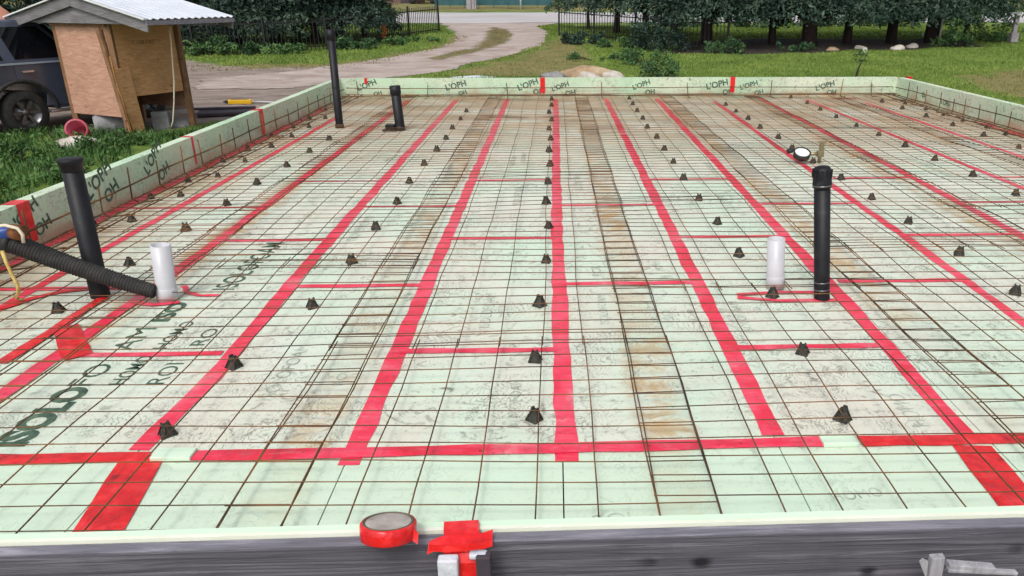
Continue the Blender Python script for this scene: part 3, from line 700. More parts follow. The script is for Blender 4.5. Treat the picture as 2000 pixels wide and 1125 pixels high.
# far tall black pipe
root, t, d, L = pipe('drain_pipe', 'tall thin black pipe standing by the far left corner', (-3.49,12.65,0), (645,58), .060, M['abs'])
mb = MB(); mb.lathe([(L-.15,.0605),(L-.145,.070),(L+.002,.071),(L+.003,.055),(L-.05,.05)], (0,0,0), d, 24); mb.build('collar', M['abs'], root)
mb = MB(); mb.lathe([(0.,.0605),(.0,.07),(.06,.07),(.065,.0605)], (0,0,0), d, 24); mb.build('foot_collar', M['abs'], root)
mb = MB(); mb.lathe([(L*.42,.0602),(L*.42,.0625),(L*.43,.0625),(L*.43,.0602)], (0,0,0), d, 24); mb.build('joint_ring', M['abs'], root)
# short black pipe
root, t, d, L = pipe('drain_pipe', 'short fat black pipe stub with a square fitting at its foot', (-2.46,12.37,0), (771,168), .074, M['abs'])
mb = MB(); mb.lathe([(L-.13,.0745),(L-.125,.084),(L+.003,.085),(L+.004,.068),(L-.06,.066)], (0,0,0), d, 24); mb.build('collar', M['abs'], root)
mb = MB(); mb.box((-.15,-.02,.05), (.14,.13,.10)); mb.box((-.16,-.02,.012), (.22,.18,.02)); mb.build('square_fitting', M['abs'], root, .004)
mb = MB(); mb.lathe([(0.,.0745),(.0,.082),(.08,.082),(.085,.0745)], (0,0,0), d, 24); mb.build('foot_collar', M['abs'], root)
# right black pipe with a rubber cap
root, t, d, L = pipe('drain_pipe', 'upright black pipe with a clamped rubber cap, on the right of the slab', (1.87,4.99,0), (1606,338), .054, M['abs'])
mb = MB(); mb.lathe([(L-.10,.0545),(L-.095,.063),(L-.06,.063),(L-.055,.061),(L-.02,.062),(L+.02,.060),(L+.042,.048),(L+.048,0)], (0,0,0), d, 28)
for k in range(10):
    a = k*math.pi/5; mb.box(t+Vector((math.cos(a)*.060, math.sin(a)*.060, .0)), (.014,.016,.05), Matrix.Rotation(a, 4, 'Z'))
mb.build('rubber_cap', M['abs'], root)
mb = MB(); mb.lathe([(L-.085,.0632),(L-.085,.0642),(L-.075,.0642),(L-.075,.0632)], (0,0,0), d, 28); mb.build('clamp_band', M['rim'], root)
for zz in (.08,.135):
    mb = MB(); mb.lathe([(zz,.0542),(zz,.0552),(zz+.010,.0552),(zz+.010,.0542)], (0,0,0), d, 28); mb.build('foot_ring', M['rim'], root)
# white pipes
root, t, d, L = pipe('white_pipe', 'white plastic pipe stub leaning left beside the hose end', (-2.74,5.1,0), (313,478), .065, M['pvc'])
mb = MB(); mb.lathe([(.0,.0655),(.0,.069),(.10,.069),(.103,.0655)], (0,0,0), d, 28); mb.build('socket', M['pvc'], root)
root, t, d, L = pipe('white_pipe', 'white plastic pipe stub standing left of the right black pipe', (1.60,5.22,0), (1516,466), .063, M['pvc'])
mb = MB(); mb.lathe([(.0,.0635),(.0,.0665),(.10,.0665),(.103,.0635)], (0,0,0), d, 28); mb.build('socket', M['pvc'], root)
# corrugated hose
a, b = at(22,474,5.02), g(300,578,.055); b.y = 5.04; b = at(303,570,5.04)
root = empty('corrugated_hose', a, 'black corrugated hose leaning over the slab at the left', 'hose')
mid = a.lerp(b, .5)+Vector((0,0,-.03)); pts = []; rr = []
N = 190
for i in range(N+1):
    s = i/N; p = a*(1-s)**2+mid*2*s*(1-s)+b*s*s; pts.append(p-a); c = .5+.5*math.cos(i*2*math.pi/4.); rr.append((.070-.018*s)*(.88+.12*c))
mb = MB(); mb.tube(pts, rr, 24); mb.build('hose_body', M['rubber'], root)
mb = MB(); dd = (a-b).normalized(); mb.lathe([(-.01,.0),(-.01,.074),(.03,.076),(.035,.06),(.0,.056),(-.01,0)], -dd*.0, dd, 24); mb.build('open_end', M['darkblack'], root)
p = at(18,452,4.98); mb = MB(); mb.lathe([(0,.0),(0,.042),(.30,.042),(.30,.0)], p-a+Vector((.06,0,0)), Vector((-1,.1,-.12)), 18); mb.build('blue_plug', M['blue'], root)
mb = MB(); mb.lathe([(0,0),(0,.05),(.07,.052),(.075,0)], at(24,452,4.97)-a, Vector((1,-.1,-.15)), 16); mb.build('rusty_coupling', M['rust_fit'], root)
rp = [at(*q, 4.9) for q in ((-20,444),(10,440),(34,446),(44,458),(46,474))]
mb = MB(); mb.tube(rp, .011, 8); tag(mb.build('rope', M['cord']), 'pale cord looped over the raised end of the hose', 'rope')
rp = [at(*q, 4.85) for q in ((4,490),(12,512),(24,538),(34,556),(36,570))]+[g(30,582,.03), g(42,585,.03)]
mb = MB(); mb.tube(rp, .011, 8); tag(mb.build('rope', M['yellow_rope']), 'yellow rope hanging from the hose end to the foam', 'rope')
# pressure gauge lying by the right pipe
gp0 = g(1566,304,.10); root = empty('pressure_gauge', (gp0.x, gp0.y, 0), 'round black rimmed pressure gauge with white dial and brass valve', 'gauge')
fd = Vector((0,-.45,.9)).normalized(); mb = MB(); mb.lathe([(-.05,0),(-.05,.105),(.02,.108),(.022,.092)], (0,0,.13), fd, 28); mb.build('rim', M['darkblack'], root)
mb = MB(); mb.lathe([(.012,.092),(.013,0)], (0,0,.13), fd, 28); mb.build('dial', M['dial'], root)
mb = MB(); mb.tube([(.09,0,.12),(.24,.02,.12)], .022, 10); mb.tube([(.24,.02,0),(.24,.02,.22)], .022, 10); mb.build('brass_pipe', M['brass'], root)
mb = MB(); mb.box((.25,.02,.20), (.05,.05,.10)); mb.box((.25,.02,.26), (.11,.03,.02)); mb.box((.24,.02,.12), (.08,.07,.07)); mb.build('valve', M['brass'], root, .005)
mb = MB(); mb.lathe([(0,0),(0,.045),(.04,.045),(.04,0)], (-.14,.03,.14), Vector((-.4,0,1)), 16); mb.build('knob', M['darkblack'], root)

# ------------------------------------------------------------------ things on the near wall
yw = g(760,1060,.41).y
c = g(760,1064,.40); root = empty('tape_roll', (c.x, c.y, ZT), 'red tape roll lying tilted on the near foam wall top', 'tape roll')
ax = Vector((.03,.30,1)).normalized(); base = Vector((0,0,.028)); hh = .052; r0 = .086
mb = MB(); mb.lathe([(0,.060),(0,r0-.004),(.004,r0),(hh-.006,r0+.001),(hh,r0-.003),(hh,.074)], base, ax, 44); mb.build('tape_winding', M['tape_new'], root)
mb = MB(); mb.lathe([(hh-.001,.070),(hh+.002,.0745),(hh+.0025,.077),(hh-.001,.080)], base, ax, 44); mb.build('paper_core', noisy('paper_core', [(.3,(.06,.055,.04)),(.7,(.16,.13,.09))], 9, .8), root)
mb = MB(); mb.lathe([(hh+.0005,.0),(hh+.001,.060),(hh-.001,.071)], base, ax, 44); mb.build('core_label', noisy('core_label', [(.3,(.30,.25,.22)),(.55,(.46,.42,.38)),(.8,(.60,.58,.54))], 14, .5), root)
mb = MB(); p0 = base+ax*.008+Vector((.078,-.028,0))
mb.add([p0, p0+ax*.040, p0+ax*.036+Vector((.020,-.004,-.012)), p0+Vector((.018,-.006,-.010))], [(0,1,2,3)]); mb.build('loose_tape_end', M['tape_new'], root)
# red taped corner over the plank, on a pale stake
def ribbon(mb, pts, wv):
    pts = [Vector(p) for p in pts]; wv = Vector(wv); vs = []
    for i, p in enumerate(pts): vs += [p-wv/2, p+wv/2]
    mb.add(vs, [(2*i, 2*i+1, 2*i+3, 2*i+2) for i in range(len(pts)-1)])
yf = g(905,1085,.392).y
root = empty('taped_stake', (g(905,1063,.39).x, yf, 0), 'pale wooden stake wrapped in bright red tape at the near plank', 'stake'); o0 = root.location.copy()
def q(x, y, Y): return at(x, y, Y)-o0
yi = g(905,1040,.405).y
mb = MB()
G = lambda x, y, z: g(x, y, z)-o0
ribbon(mb, [G(901,1017,.412), G(901,1034,.416), G(901,1050,.413), G(901,1066,.408), q(901,1076,yf-.004), q(906,1092,yf-.012)], (.112,.006,0)); ribbon(mb, [q(906,1080,yf-.008), q(908,1100,yf-.022), q(915,1140,yf-.03), q(918,1240,yf-.03)], (.075,.004,0))
mb.build('hanging_tape', M['tape_new'], root)
mb = MB(); ribbon(mb, [G(836,1070,.408), G(860,1060,.416), G(905,1057,.42), G(940,1053,.418), G(962,1046,.412)], (0,.046,.012)); 
ribbon(mb, [q(838,1070,yf-.024), q(870,1072,yf-.026), q(905,1070,yf-.026), q(945,1066,yf-.024), q(962,1060,yf-.02)], (.0,.004,.022)); mb.build('cross_tape', M['tape_new'], root)
mb = MB(); p = q(872,1089,yf-.034); mb.box(p+Vector((.004,.0,-.32)), (.062,.036,.64)); p2 = q(934,1078,yf-.02); mb.box(p2+Vector((0,0,-.01)), (.055,.03,.018)); mb.build('stake_body', M['stake_white'], root, .006)
mb = MB(); p = q(944,1083,yf-.03); mb.box(p+Vector((0,0,-.3)), (.045,.034,.60)); mb.build('dark_stake', M['purple'], root, .004)
# splintered stake lower right
yk = g(1830,1090,.33).y-.045
root = empty('broken_stake', at(1835,1100,yk), 'splintered pale grey wooden stake by the plank, bottom right', 'stake'); o0 = root.location.copy()
mb = MB(); p = q(1831,1086,yk); mb.prism([p+Vector(v) for v in ((-.022,-.012,0),(.020,-.012,.002),(.024,.016,.0),(-.020,.016,-.004))], (0,0,0), (.012,0,-.6)); mb.build('upright_piece', M['splinter'], root, .003)
mb = MB(); a, b = q(1850,1103,yk+.01), q(1940,1110,yk+.015); mb.beam(a, b, .03, .022); a, b = q(1850,1112,yk+.0), q(1985,1118,yk+.02); mb.beam(a, b, .02, .012); mb.build('split_rail', M['splinter'], root, .003)
mb = MB(); p = q(1795,1096,yk); mb.add([p, p+Vector((.03,0,.0)), p+Vector((.036,.0,-.075)), p+Vector((.016,.012,-.03)), p+Vector((.02,.02,-.005))], [(0,1,2),(0,2,3),(0,3,4),(1,4,2),(0,4,1),(2,4,3)]); mb.build('splinter', M['splinter'], root)

# ------------------------------------------------------------------ shed on posts
A0 = Vector((-7.44,13.73,0)); eu = Vector((.44,.898,0)).normalized(); ew = Vector((-.898,.44,0)).normalized()
root = empty('plywood_hut', (A0.x, A0.y, -.3), 'plywood hut on lumber legs with pale metal gable roof, beside the dark vehicle', 'hut')
B0 = Vector((A0.x, A0.y, -.3))
def s3(w, u, z): return A0+ew*w+eu*u+Vector((0,0,z))-B0
def panel(name, w0, u0, w1, u1, z0, z1, th, mat, zb1=None):
    p = [s3(w0,u0,z0), s3(w1,u1,zb1 if zb1 is not None else z0), s3(w1,u1,z1), s3(w0,u0,z1)]; n = (p[1]-p[0]).cross(p[3]-p[0]).normalized()*th
    mb = MB(); mb.prism(p, n*.5, -n*.5); return mb.build(name, mat, root)
panel('plywood_panel', 0, -.03, 1.35, -.03, .03, 1.60, .018, M['plywood']); panel('plywood_panel', -.03, .04, -.03, 1.2, .36, 1.60, .018, M['plywood_warm'])
panel('plywood_panel', 1.38, 0, 1.38, 1.3, .03, 1.6, .018, M['plywood']); panel('plywood_panel', 0, 1.34, 1.35, 1.34, .03, 1.6, .018, M['plywood'])
for w, u in ((0,0),(0,1.31),(1.35,0),(1.35,1.31)):
    mb = MB(); mb.beam(s3(w,u,-.3), s3(w,u,1.72), .095, .095); mb.build('leg', M['post'], root, .004)
mb = MB(); mb.beam(s3(-.075,.10,-.3), s3(-.075,.02,.85), .02, .30, tuple(eu)); mb.build('plywood_strip', M['plywood_warm'], root)
mb = MB(); mb.beam(s3(-.02,-.065,1.58), s3(1.4,-.065,1.58), .03, .12); mb.build('top_trim', M['post'], root)
mb = MB(); mb.beam(s3(-.10,-.10,.0), s3(.13,-.10,1.5), .035, .09, tuple(ew)); mb.build('brace', M['post'], root)
RW, E0, E1, U0, U1, ZR, ZE = .55, -1.22, 2.35, -.22, 1.52, 1.99, 1.60
def slope(name, we):
    mb = MB(); n = 26; top = []
    vs = []; fs = []
    for i in range(n*2+1):
        u = U0+(U1-U0)*i/(n*2); dz = .018 if i % 4 < 2 else 0.
        vs += [s3(RW,u,ZR+dz+.05), s3(we,u,ZE+dz+.05), s3(we,u,ZE+dz+.042), s3(RW,u,ZR+dz+.042)]
        if i: b = i*4; fs += [(b-4,b-3,b+1,b),(b-3,b-2,b+2,b+1),(b-2,b-1,b+3,b+2)]
    mb.add(vs, fs); return mb.build(name, M['steel_roof'], root)
slope('roof_sheet', E0); slope('roof_sheet', E1)
mb = MB(); mb.beam(s3(RW,U0-.02,ZR+.075), s3(RW,U1+.02,ZR+.075), .22, .02); mb.build('ridge_cap', M['steel_roof'], root)
for we in (E0, E1):
    for u in (U0+.03, U1-.03):
        mb = MB(); mb.beam(s3(RW,u,ZR-.06), s3(we,u,ZE-.06), .03, .17); mb.build('gable_board', M['fascia'], root)
        if u < .5: mb = MB(); mb.beam(s3(RW,u-.03,ZR+.052), s3(we,u-.03,ZE+.052), .07, .022); mb.build('drip_edge', M['white_post'], root)
    mb = MB(); mb.beam(s3(we-.01*(1 if we < 0 else -1),U0,ZE+.0), s3(we-.01*(1 if we < 0 else -1),U1,ZE+.0), .03, .07); mb.build('eave_board', M['lumber_top'], root)
    for u in (.3,.75,1.2):
        mb = MB(); mb.beam(s3(RW,u,ZR-.03), s3(we*.96,u,ZE-.02), .04, .09); mb.build('rafter', M['fascia'], root)
mb = MB(); mb.prism([s3(E0+.5,U0+.07,ZE-.03), s3(E1-.5,U0+.07,ZE-.03), s3(RW,U0+.07,ZR-.06)], (0,0,0), eu*.02); mb.build('gable_panel', M['fascia'], root)
mb = MB(); text_on(mb, 'F-OSB CAT', s3(-.041,.36,1.22), eu, (0,0,1), .42, .06, 0, .001); mb.build('stamp', noisy('stamp_ink', [(.4,(.06,.03,.015)),(.6,(.18,.09,.04))], 20, .8), root)
cp = [at(x, y, 13.9) for x, y in ((330,52),(334,80),(337,120),(340,160),(340,200),(338,235))]
mb = MB(); mb.tube(cp+[gt(332,262)+Vector((0,0,.02))], .012, 6); tag(mb.build('cord', M['cord']), 'pale cord hanging from the hut roof to the ground', 'cord')
cp = [at(x, y, 13.35) for x, y in ((215,110),(224,150),(238,190),(248,225))]+[gt(262,266)+Vector((0,0,.03)), gt(254,262)+Vector((0,0,.15))]
mb = MB(); mb.tube(cp, .014, 6); tag(mb.build('cord', M['orange_rope']), 'orange cord looping down the front corner of the hut', 'cord')
# odds and ends round the hut
def blob(name, c, d, mat, label, cat, seed=0, flat=.35, n=4, group=None):
    import bmesh
    bm = bmesh.new(); bmesh.ops.create_icosphere(bm, subdivisions=n-1, radius=1.); r = random.Random(seed); ph = [r.uniform(0,6) for _ in range(9)]
    for v in bm.verts:
        x, y, z = v.co; k = 1+.14*math.sin(2.3*x+ph[0])*math.sin(2.9*y+ph[1])+.10*math.sin(4.7*z+ph[2]+x*3)+.05*math.sin(9*x+ph[3])*math.sin(8*y+ph[4])
        v.co = Vector((x*d[0]*k, y*d[1]*k, max(z, -flat)*d[2]*k))
    me = bpy.data.meshes.new(name); bm.to_mesh(me); bm.free(); me.materials.append(mat)
    me.polygons.foreach_set('use_smooth', [True]*len(me.polygons))
    o = bpy.data.objects.new(name, me); COL.objects.link(o); o.location = c; return tag(o, label, cat, group)
p = gt(318,252); root = empty('concrete_block', p, 'grey concrete block on end between the hut legs', 'block')
mb = MB(); mb.box((0,0,.14), (.28,.2,.36), Matrix.Rotation(.3,4,'Z')); mb.build('block_body', M['concrete'], root, .015)
p = gt(232,257); mb = MB(); mb.lathe([(-.36,0),(-.36,.15),(-.30,.19),(.30,.19),(.36,.15),(.36,0)], (0,0,.14), Vector((.85,.5,0)), 20); o = mb.build('concrete_log', M['concrete']); o.location = p; tag(o, 'rough grey cylinder lying under the hut behind the pink bucket', 'debris')
p = gt(160,274); root = empty('bucket', p, 'pink red bucket lying on its side in the grass by the hut', 'bucket')
ad = Vector((.25,-.9,.35)).normalized(); mb = MB(); mb.lathe([(-.15,0),(-.15,.12),(.17,.165),(.17,.148),(-.13,.108),(-.13,0)], (0,0,.15), ad, 24); mb.build('bucket_shell', M['pink'], root)
mb = MB(); mb.lathe([(.155,.165),(.155,.178),(.178,.178),(.178,.150)], (0,0,.15), ad, 24); mb.build('bucket_rim', M['pink'], root)
blob('rock', gt(152,285)+Vector((0,0,.02)), (.34,.2,.14), M['rock_pale'], 'cream coloured rock in the grass in front of the pink bucket', 'rock', 3)
p = gt(445,222); root = empty('plank_pile', p, 'dark flat plank lying on the bare dirt outside the left wall', 'plank')
mb = MB(); mb.box((0,0,.05), (1.1,.9,.06), Matrix.Rotation(.35,4,'Z')); mb.build('plank_body', M['purple'], root, .01); 
mb = MB(); mb.box((-.1,.1,.10), (1.2,.16,.04), Matrix.Rotation(.2,4,'Z')); mb.build('upper_plank', M['purple'], root, .005)
p = gt(470,204); root = empty('yellow_level', p, 'yellow tool lying on the dirt just outside the left wall', 'tool')
mb = MB(); mb.box((0,0,.06), (.52,.10,.10), Matrix.Rotation(.05,4,'Z')); mb.build('tool_body', M['yellow'], root, .015)
mb = MB(); mb.lathe([(0,.05),(.12,.012),(.121,0)], (-.26,0,.06), Vector((-1,0,0)), 12); mb.build('black_tip', M['darkblack'], root)
mb = MB(); mb.box((.0,.0,.113), (.40,.04,.012), Matrix.Rotation(.05,4,'Z')); mb.build('black_slot', M['darkblack'], root)
mb = MB(); mb.tube([(.26,0,.06),(.5,.03,.05),(.8,0,.04),(1.1,.12,.04)], .018, 8); mb.build('lead', M['pvc'], root)
p = gt(350,245); blob('rock', p, (.3,.25,.14), M['concrete'], 'grey rubble lump by the right leg of the hut', 'rubble', 9)
p = gt(312,212); blob('dirt_clod', p, (.5,.4,.25), noisy('clod', [(.3,(.15,.11,.09)),(.7,(.30,.24,.20))], 5, .95, bump=.6), 'brown clod heap on the dirt seen behind the hut legs', 'dirt heap', 12)
# ------------------------------------------------------------------ dark vehicle behind the hut
wp = gt(64,263); VD = Vector((.50,.87,0)).normalized()
VX = Matrix(((VD.x, -VD.y, 0, 0), (VD.y, VD.x, 0, 0), (0, 0, 1, 0), (0, 0, 0, 1)))
root = empty('dark_vehicle', (wp.x, wp.y, -.3), 'black off-road vehicle parked behind the plywood hut', 'car', rz=math.atan2(VD.y, VD.x))
# local x forward, y left; the right side (y = 0) faces the slab; u = 0 at the rear wheel
Wv = 1.86
def side_poly(poly, y0, y1): return [Vector((x, y0, z)) for x, z in poly]
lower = [(-.98,.46),(-.52,.40)]+[(.50*math.cos(a), .38+.50*math.sin(a)) for a in np.linspace(math.pi*.98, .02*math.pi, 12)]+[(.52,.40),(1.78,.40)]+[(2.3+.50*math.cos(a), .38+.50*math.sin(a)) for a in np.linspace(math.pi*.98, .02*math.pi, 12)]+[(2.82,.44),(2.98,.50),(3.0,.92),(2.9,1.06),(1.42,1.16),(1.25,1.20),(-.95,1.20),(-1.03,1.05),(-1.02,.6)]
mb = MB(); mb.prism(side_poly(lower, .02, .02), (0,0,0), (0,Wv,0)); mb.build('body', M['carpaint'], root, .06)
def gh(z): return .02+.05+(z-1.2)*.42
cab = [(-.96,1.19),(1.22,1.19),(.70,1.86),(.55,1.91),(-.70,1.91),(-.86,1.84)]
mb = MB(); n = len(cab); vs = [Vector((x, gh(z), z)) for x, z in cab]+[Vector((x, .04+Wv-gh(z), z)) for x, z in cab]
mb.add(vs, [tuple(range(n-1,-1,-1)), tuple(range(n, 2*n))]+[(i, (i+1) % n, (i+1) % n+n, i+n) for i in range(n)]); mb.build('cab', M['carpaint'], root, .035)
def win(poly, name='window'):
    mb = MB(); mb.prism([Vector((x, gh(z)-.004, z)) for x, z in poly], (0,-.006,0), (0,.02,0)); mb.build(name, M['carglass'], root, .006)
win([(-.86,1.27),(-.12,1.27),(-.22,1.80),(-.78,1.80)]); win([(.06,1.27),(1.06,1.27),(.64,1.80),(-.03,1.80)])
mb = MB(); mb.add([Vector((1.21,.16,1.23)), Vector((1.21,Wv-.12,1.23)), Vector((.75,Wv-.22,1.82)), Vector((.75,.26,1.82))], [(0,1,2,3)]); 
mb.v = [tuple(Vector(v)+Vector((.012,0,.010))) for v in mb.v]; mb.build('windscreen', M['carglass'], root)
mb = MB(); mb.add([Vector((-.99,.2,1.25)), Vector((-.89,.28,1.80)), Vector((-.89,Wv-.24,1.80)), Vector((-.99,Wv-.16,1.25))], [(0,1,2,3)]); mb.build('rear_window', M['carglass'], root)
mb = MB(); mb.prism([Vector((x, .012, z)) for x, z in ((.36,.46),(1.50,.46),(1.50,1.10),(1.22,1.19),(-.02,1.19),(-.02,.92),(.2,.86),(.42,.72))], (0,-.012,0), (0,.006,0)); dr = mb.build('door', M['carpaint'], root, .01)
mb = MB(); mb.box((.17,-.02,1.07), (.20,.035,.035)); mb.build('handle', M['chrome'], dr, .01)
mb = MB(); mb.beam((-.95,.0,1.205), (1.25,.0,1.205), .02, .03); mb.build('belt_reflection', new_mat('belt_reflection', (.30,.35,.43), .5), root)  # pale blue strip colour paints the sky reflected along the beltline
mb = MB(); mb.box((1.1,-.05,.37), (1.5,.14,.05)); mb.build('running_board', M['chrome'], root, .015)
mb = MB(); mb.box((-1.05,Wv/2,.55), (.12,Wv-.1,.18)); mb.build('rear_bumper', M['rubber'], root, .03)
mb = MB(); mb.box((-1.0,.02,.95), (.10,.06,.24)); mb.build('tail_light', M['lamp_red'], root, .01)
for u in (0, 2.3):
    for yy, s in ((.0,1), (Wv+.04,-1)):
        mb = MB(); Rw = .38
        mb.lathe([(.0,.24),(.0,Rw-.05),(.03,Rw),(.20,Rw),(.23,Rw-.05),(.23,.20)], (u,yy-.015*s,Rw), Vector((0,s,0)), 32)
        w = mb.build('wheel', M['rubber'], root)
        mb = MB(); mb.lathe([(.02,.245),(.035,.235),(.09,.20),(.09,.06),(.03,.055),(.03,0)], (u,yy-.015*s,Rw), Vector((0,s,0)), 28)
        for k in range(6):
            a = k*math.pi/3; mb.beam((u+.05*math.cos(a), yy-.015*s+.045*s, Rw+.05*math.sin(a)), (u+.225*math.cos(a), yy-.015*s+.03*s, Rw+.225*math.sin(a)), .05, .02, (0,1,0))
        mb.build('rim', M['rim'], w)
    mb = MB(); pts = [(u+.54*math.cos(a), .0, .38+.54*math.sin(a)) for a in np.linspace(math.pi, 0, 14)]
    mb.tube(pts, .035, 8); mb.build('arch_flare', M['rubber'], root)
p = at(-14,52,18.); blob('tarp_cover', (p.x-.35, 18., .9), (.95,.8,1.02), M['salmon'], 'salmon coloured rounded cover showing above the dark vehicle, far left', 'cover', 5, 1.2)

# ------------------------------------------------------------------ rocks, sapling and bits on the lawn
blob('rock', gt(1152,150)+Vector((0,0,.02)), (.80,.45,.30), M['rock'], 'broad tan boulder just beyond the far foam wall', 'rock', 21)
blob('rock', gt(1193,152)+Vector((0,0,.0)), (.36,.25,.22), M['rock_pale'], 'cream rock at the right of the tan boulder', 'rock', 22)
blob('rock', gt(1150,158)+Vector((0,0,.05)), (.34,.2,.20), M['rock_pale'], 'flat pinkish stone in front of the tan boulder', 'rock', 23)
blob('rock', gt(1080,153)+Vector((0,0,.02)), (.40,.25,.16), M['concrete'], 'low grey stone left of the tan boulder, behind the wall', 'rock', 24)
for k, (x, y, s, l) in enumerate([(1681,95,.24,'rounded white stone at the mulch edge, left of three'), (1752,97,.30,'flat cream stone at the mulch edge, middle of three'), (1780,93,.27,'flat cream stone at the mulch edge, right of three'), (1625,99,.26,'low brown stone at the mulch edge under the trees')]):
    blob('rock', gt(x, y), (s, s*.6, s*.55), M['rock_pale'] if k < 3 else M['rock'], l, 'rock', 30+k)
p = gt(920,156); mb = MB(); mb.add([(-.9,-.2,.03),(.9,-.15,.03),(1.0,.3,.05),(.2,.25,.09),(-.8,.3,.05)], [(0,1,2,3,4)]); o = mb.build('plastic_sheet', M['sheet']); o.scale = (.7,.6,1); o.location = p+Vector((0,0,.02)); tag(o, 'crumpled pale plastic sheet on the ground behind the far wall', 'plastic sheet')
# ------------------------------------------------------------------ leaves helper
def leaves(r, C, Rr, n, size, droop=.4, shell=.5):
    k = r.integers(0, len(C), n); u = r.normal(size=(n,3)); u /= np.linalg.norm(u, axis=1)[:,None]
    rad = (shell+(1-shell)*r.random(n))[:,None]; P = C[k]+u*rad*Rr[k]
    return leafquads(r, P, u, size, droop)
def leafquads(r, P, u, size, droop):
    n = len(P); a = r.normal(size=(n,3)); a[:,2] -= droop; a += u*.6; a /= np.linalg.norm(a, axis=1)[:,None]
    b = np.cross(a, r.normal(size=(n,3))); b /= np.linalg.norm(b, axis=1)[:,None]
    s = (size*r.uniform(.5,1.5,n))[:,None]; w = s*.42
    V = np.stack([P-a*s*.5, P+b*w*.5+a*s*.02, P+a*s*.6, P-b*w*.5+a*s*.02], 1)
    return V.reshape(-1, 3), np.arange(n*4).reshape(-1, 4)
def spruce_mesh(seed, z0, z1, rad, n, size):
    r = np.random.default_rng(seed); nb = 85
    hz = r.random(nb)**1.7; z = z0+(z1-z0)*hz; a = r.uniform(0, 2*np.pi, nb); L = rad*(1-hz*.85)*r.uniform(.75,1.1,nb)
    # points along drooping boughs
    k = r.integers(0, nb, n); t = r.random(n)**.6
    d = np.stack([np.cos(a[k]), np.sin(a[k]), 0*t], 1); side = np.stack([-np.sin(a[k]), np.cos(a[k]), 0*t], 1)
    P = d*(t*L[k])[:,None]+side*(r.normal(size=n)*.22*L[k]*(.35+.65*t))[:,None]
    P[:,2] = z[k]+.10*L[k]*np.sin(t*2.5)-.30*L[k]*t*t-np.abs(r.normal(size=n))*.16
    return leafquads(r, P, d*1.4, size, .5)
TR = {}
def tree(kind, loc, label, s=1., rz=0., group=None, z0=.7, trunk_r=.16, bark='bark'):
    root = empty('spruce_tree' if 'spruce' in kind else 'cedar_tree', loc, label, 'tree', group, rz); root.scale = (s, s, s)
    key = (kind, z0)
    if key not in TR:
        sd = abs(hash(kind)) % 1000 if False else sum(map(ord, kind))
        V, Q = spruce_mesh(sd, z0, 7.5, 2.6, 24000, .15); o = np_mesh('crown', V, Q, M['spruce' if 'spruce' in kind else 'cedar'], root); TR[key] = o.data
    else:
        o = bpy.data.objects.new('crown', TR[key]); COL.objects.link(o); o.parent = root
    mb = MB(); r = random.Random(int(loc[0]*91)); pts = [(r.uniform(-.05,.05)*i, r.uniform(-.05,.05)*i, -.2+i*1.2) for i in range(7)]
    mb.tube(pts, [trunk_r*(1.15 if i == 0 else 1-i*.07) for i in range(7)], 10)
    for i in range(10):
        a = r.uniform(0, 6.28); z = z0+.1+i*.35; mb.tube([(0,0,z), (math.cos(a)*.9, math.sin(a)*.9, z+.05), (math.cos(a)*1.7, math.sin(a)*1.7, z-.25)], [.035,.025,.008], 5)
    mb.build('trunk', M[bark], root); return root
LT = 'dark conifers behind the left fence'
for k, (x, y, kind, s, w) in enumerate([(-120,100,'spruce_a',1.,'far left, above the dark vehicle'),(40,98,'spruce_b',1.05,'behind the left gable of the hut'),(205,97,'spruce_c',1.,'behind the hut roof ridge'),(330,97,'spruce_a',.95,'behind the right eave of the hut'),
        (430,95,'spruce_b',1.1,'just right of the hut roof'),(520,93,'spruce_c',1.05,'left of the tall black pipe'),(600,92,'spruce_a',1.05,'directly behind the tall black pipe top'),(650,86,'spruce_b',.9,'right of the tall black pipe'),(700,80,'cedar_a',.68,'at the right end of the left row, over the pickets')]):
    p = gt(x, y); p.y += 1.2
    tree(kind, p, f'dark dense conifer {w}', s, k*1.9, LT, (.9, 1.1, 1.3)[0 if k < 4 else 1 if k < 6 else 2], .17)
RT = 'conifers with bare lower trunks on the right lawn'
for k, (x, y, kind, s, w, tr, bk) in enumerate([(1150,58,'cedar_b',.8,'leftmost, above the right picket fence end',.10,'bark'),(1205,66,'spruce_a',1.,'behind the fence left of the slim double trunks',.14,'bark'),(1262,76,'spruce_b',1.,'over the dark bush clump behind the wall',.16,'bark'),(1316,90,'spruce_c',1.,'left of the two close trunks by the picket fence',.15,'bark'),
        (1383,92,'spruce_a',1.05,'right of the two close trunks by the picket fence',.22,'bark_red'),(1513,88,'spruce_b',1.05,'with a slim blue black trunk over mulch',.14,'bark'),(1586,92,'spruce_c',1.1,'with the thick reddish trunk over mulch',.26,'bark_red'),(1660,86,'spruce_a',1.,'just right of the thick reddish trunk',.17,'bark'),
        (1748,86,'spruce_b',1.05,'behind the cream stones on the mulch',.20,'bark_red'),(1826,86,'spruce_c',1.05,'with a dark trunk right of the cream stones',.26,'bark_red'),(1893,82,'cedar_a',.95,'last on the right, leaning beside the open field',.11,'bark')]):
    p = gt(x, y); p.y += .4
    tree(kind, p, f'conifer {w}', s, k*2.3, RT, 1.56 if k > 3 else 1.85, tr, bk)
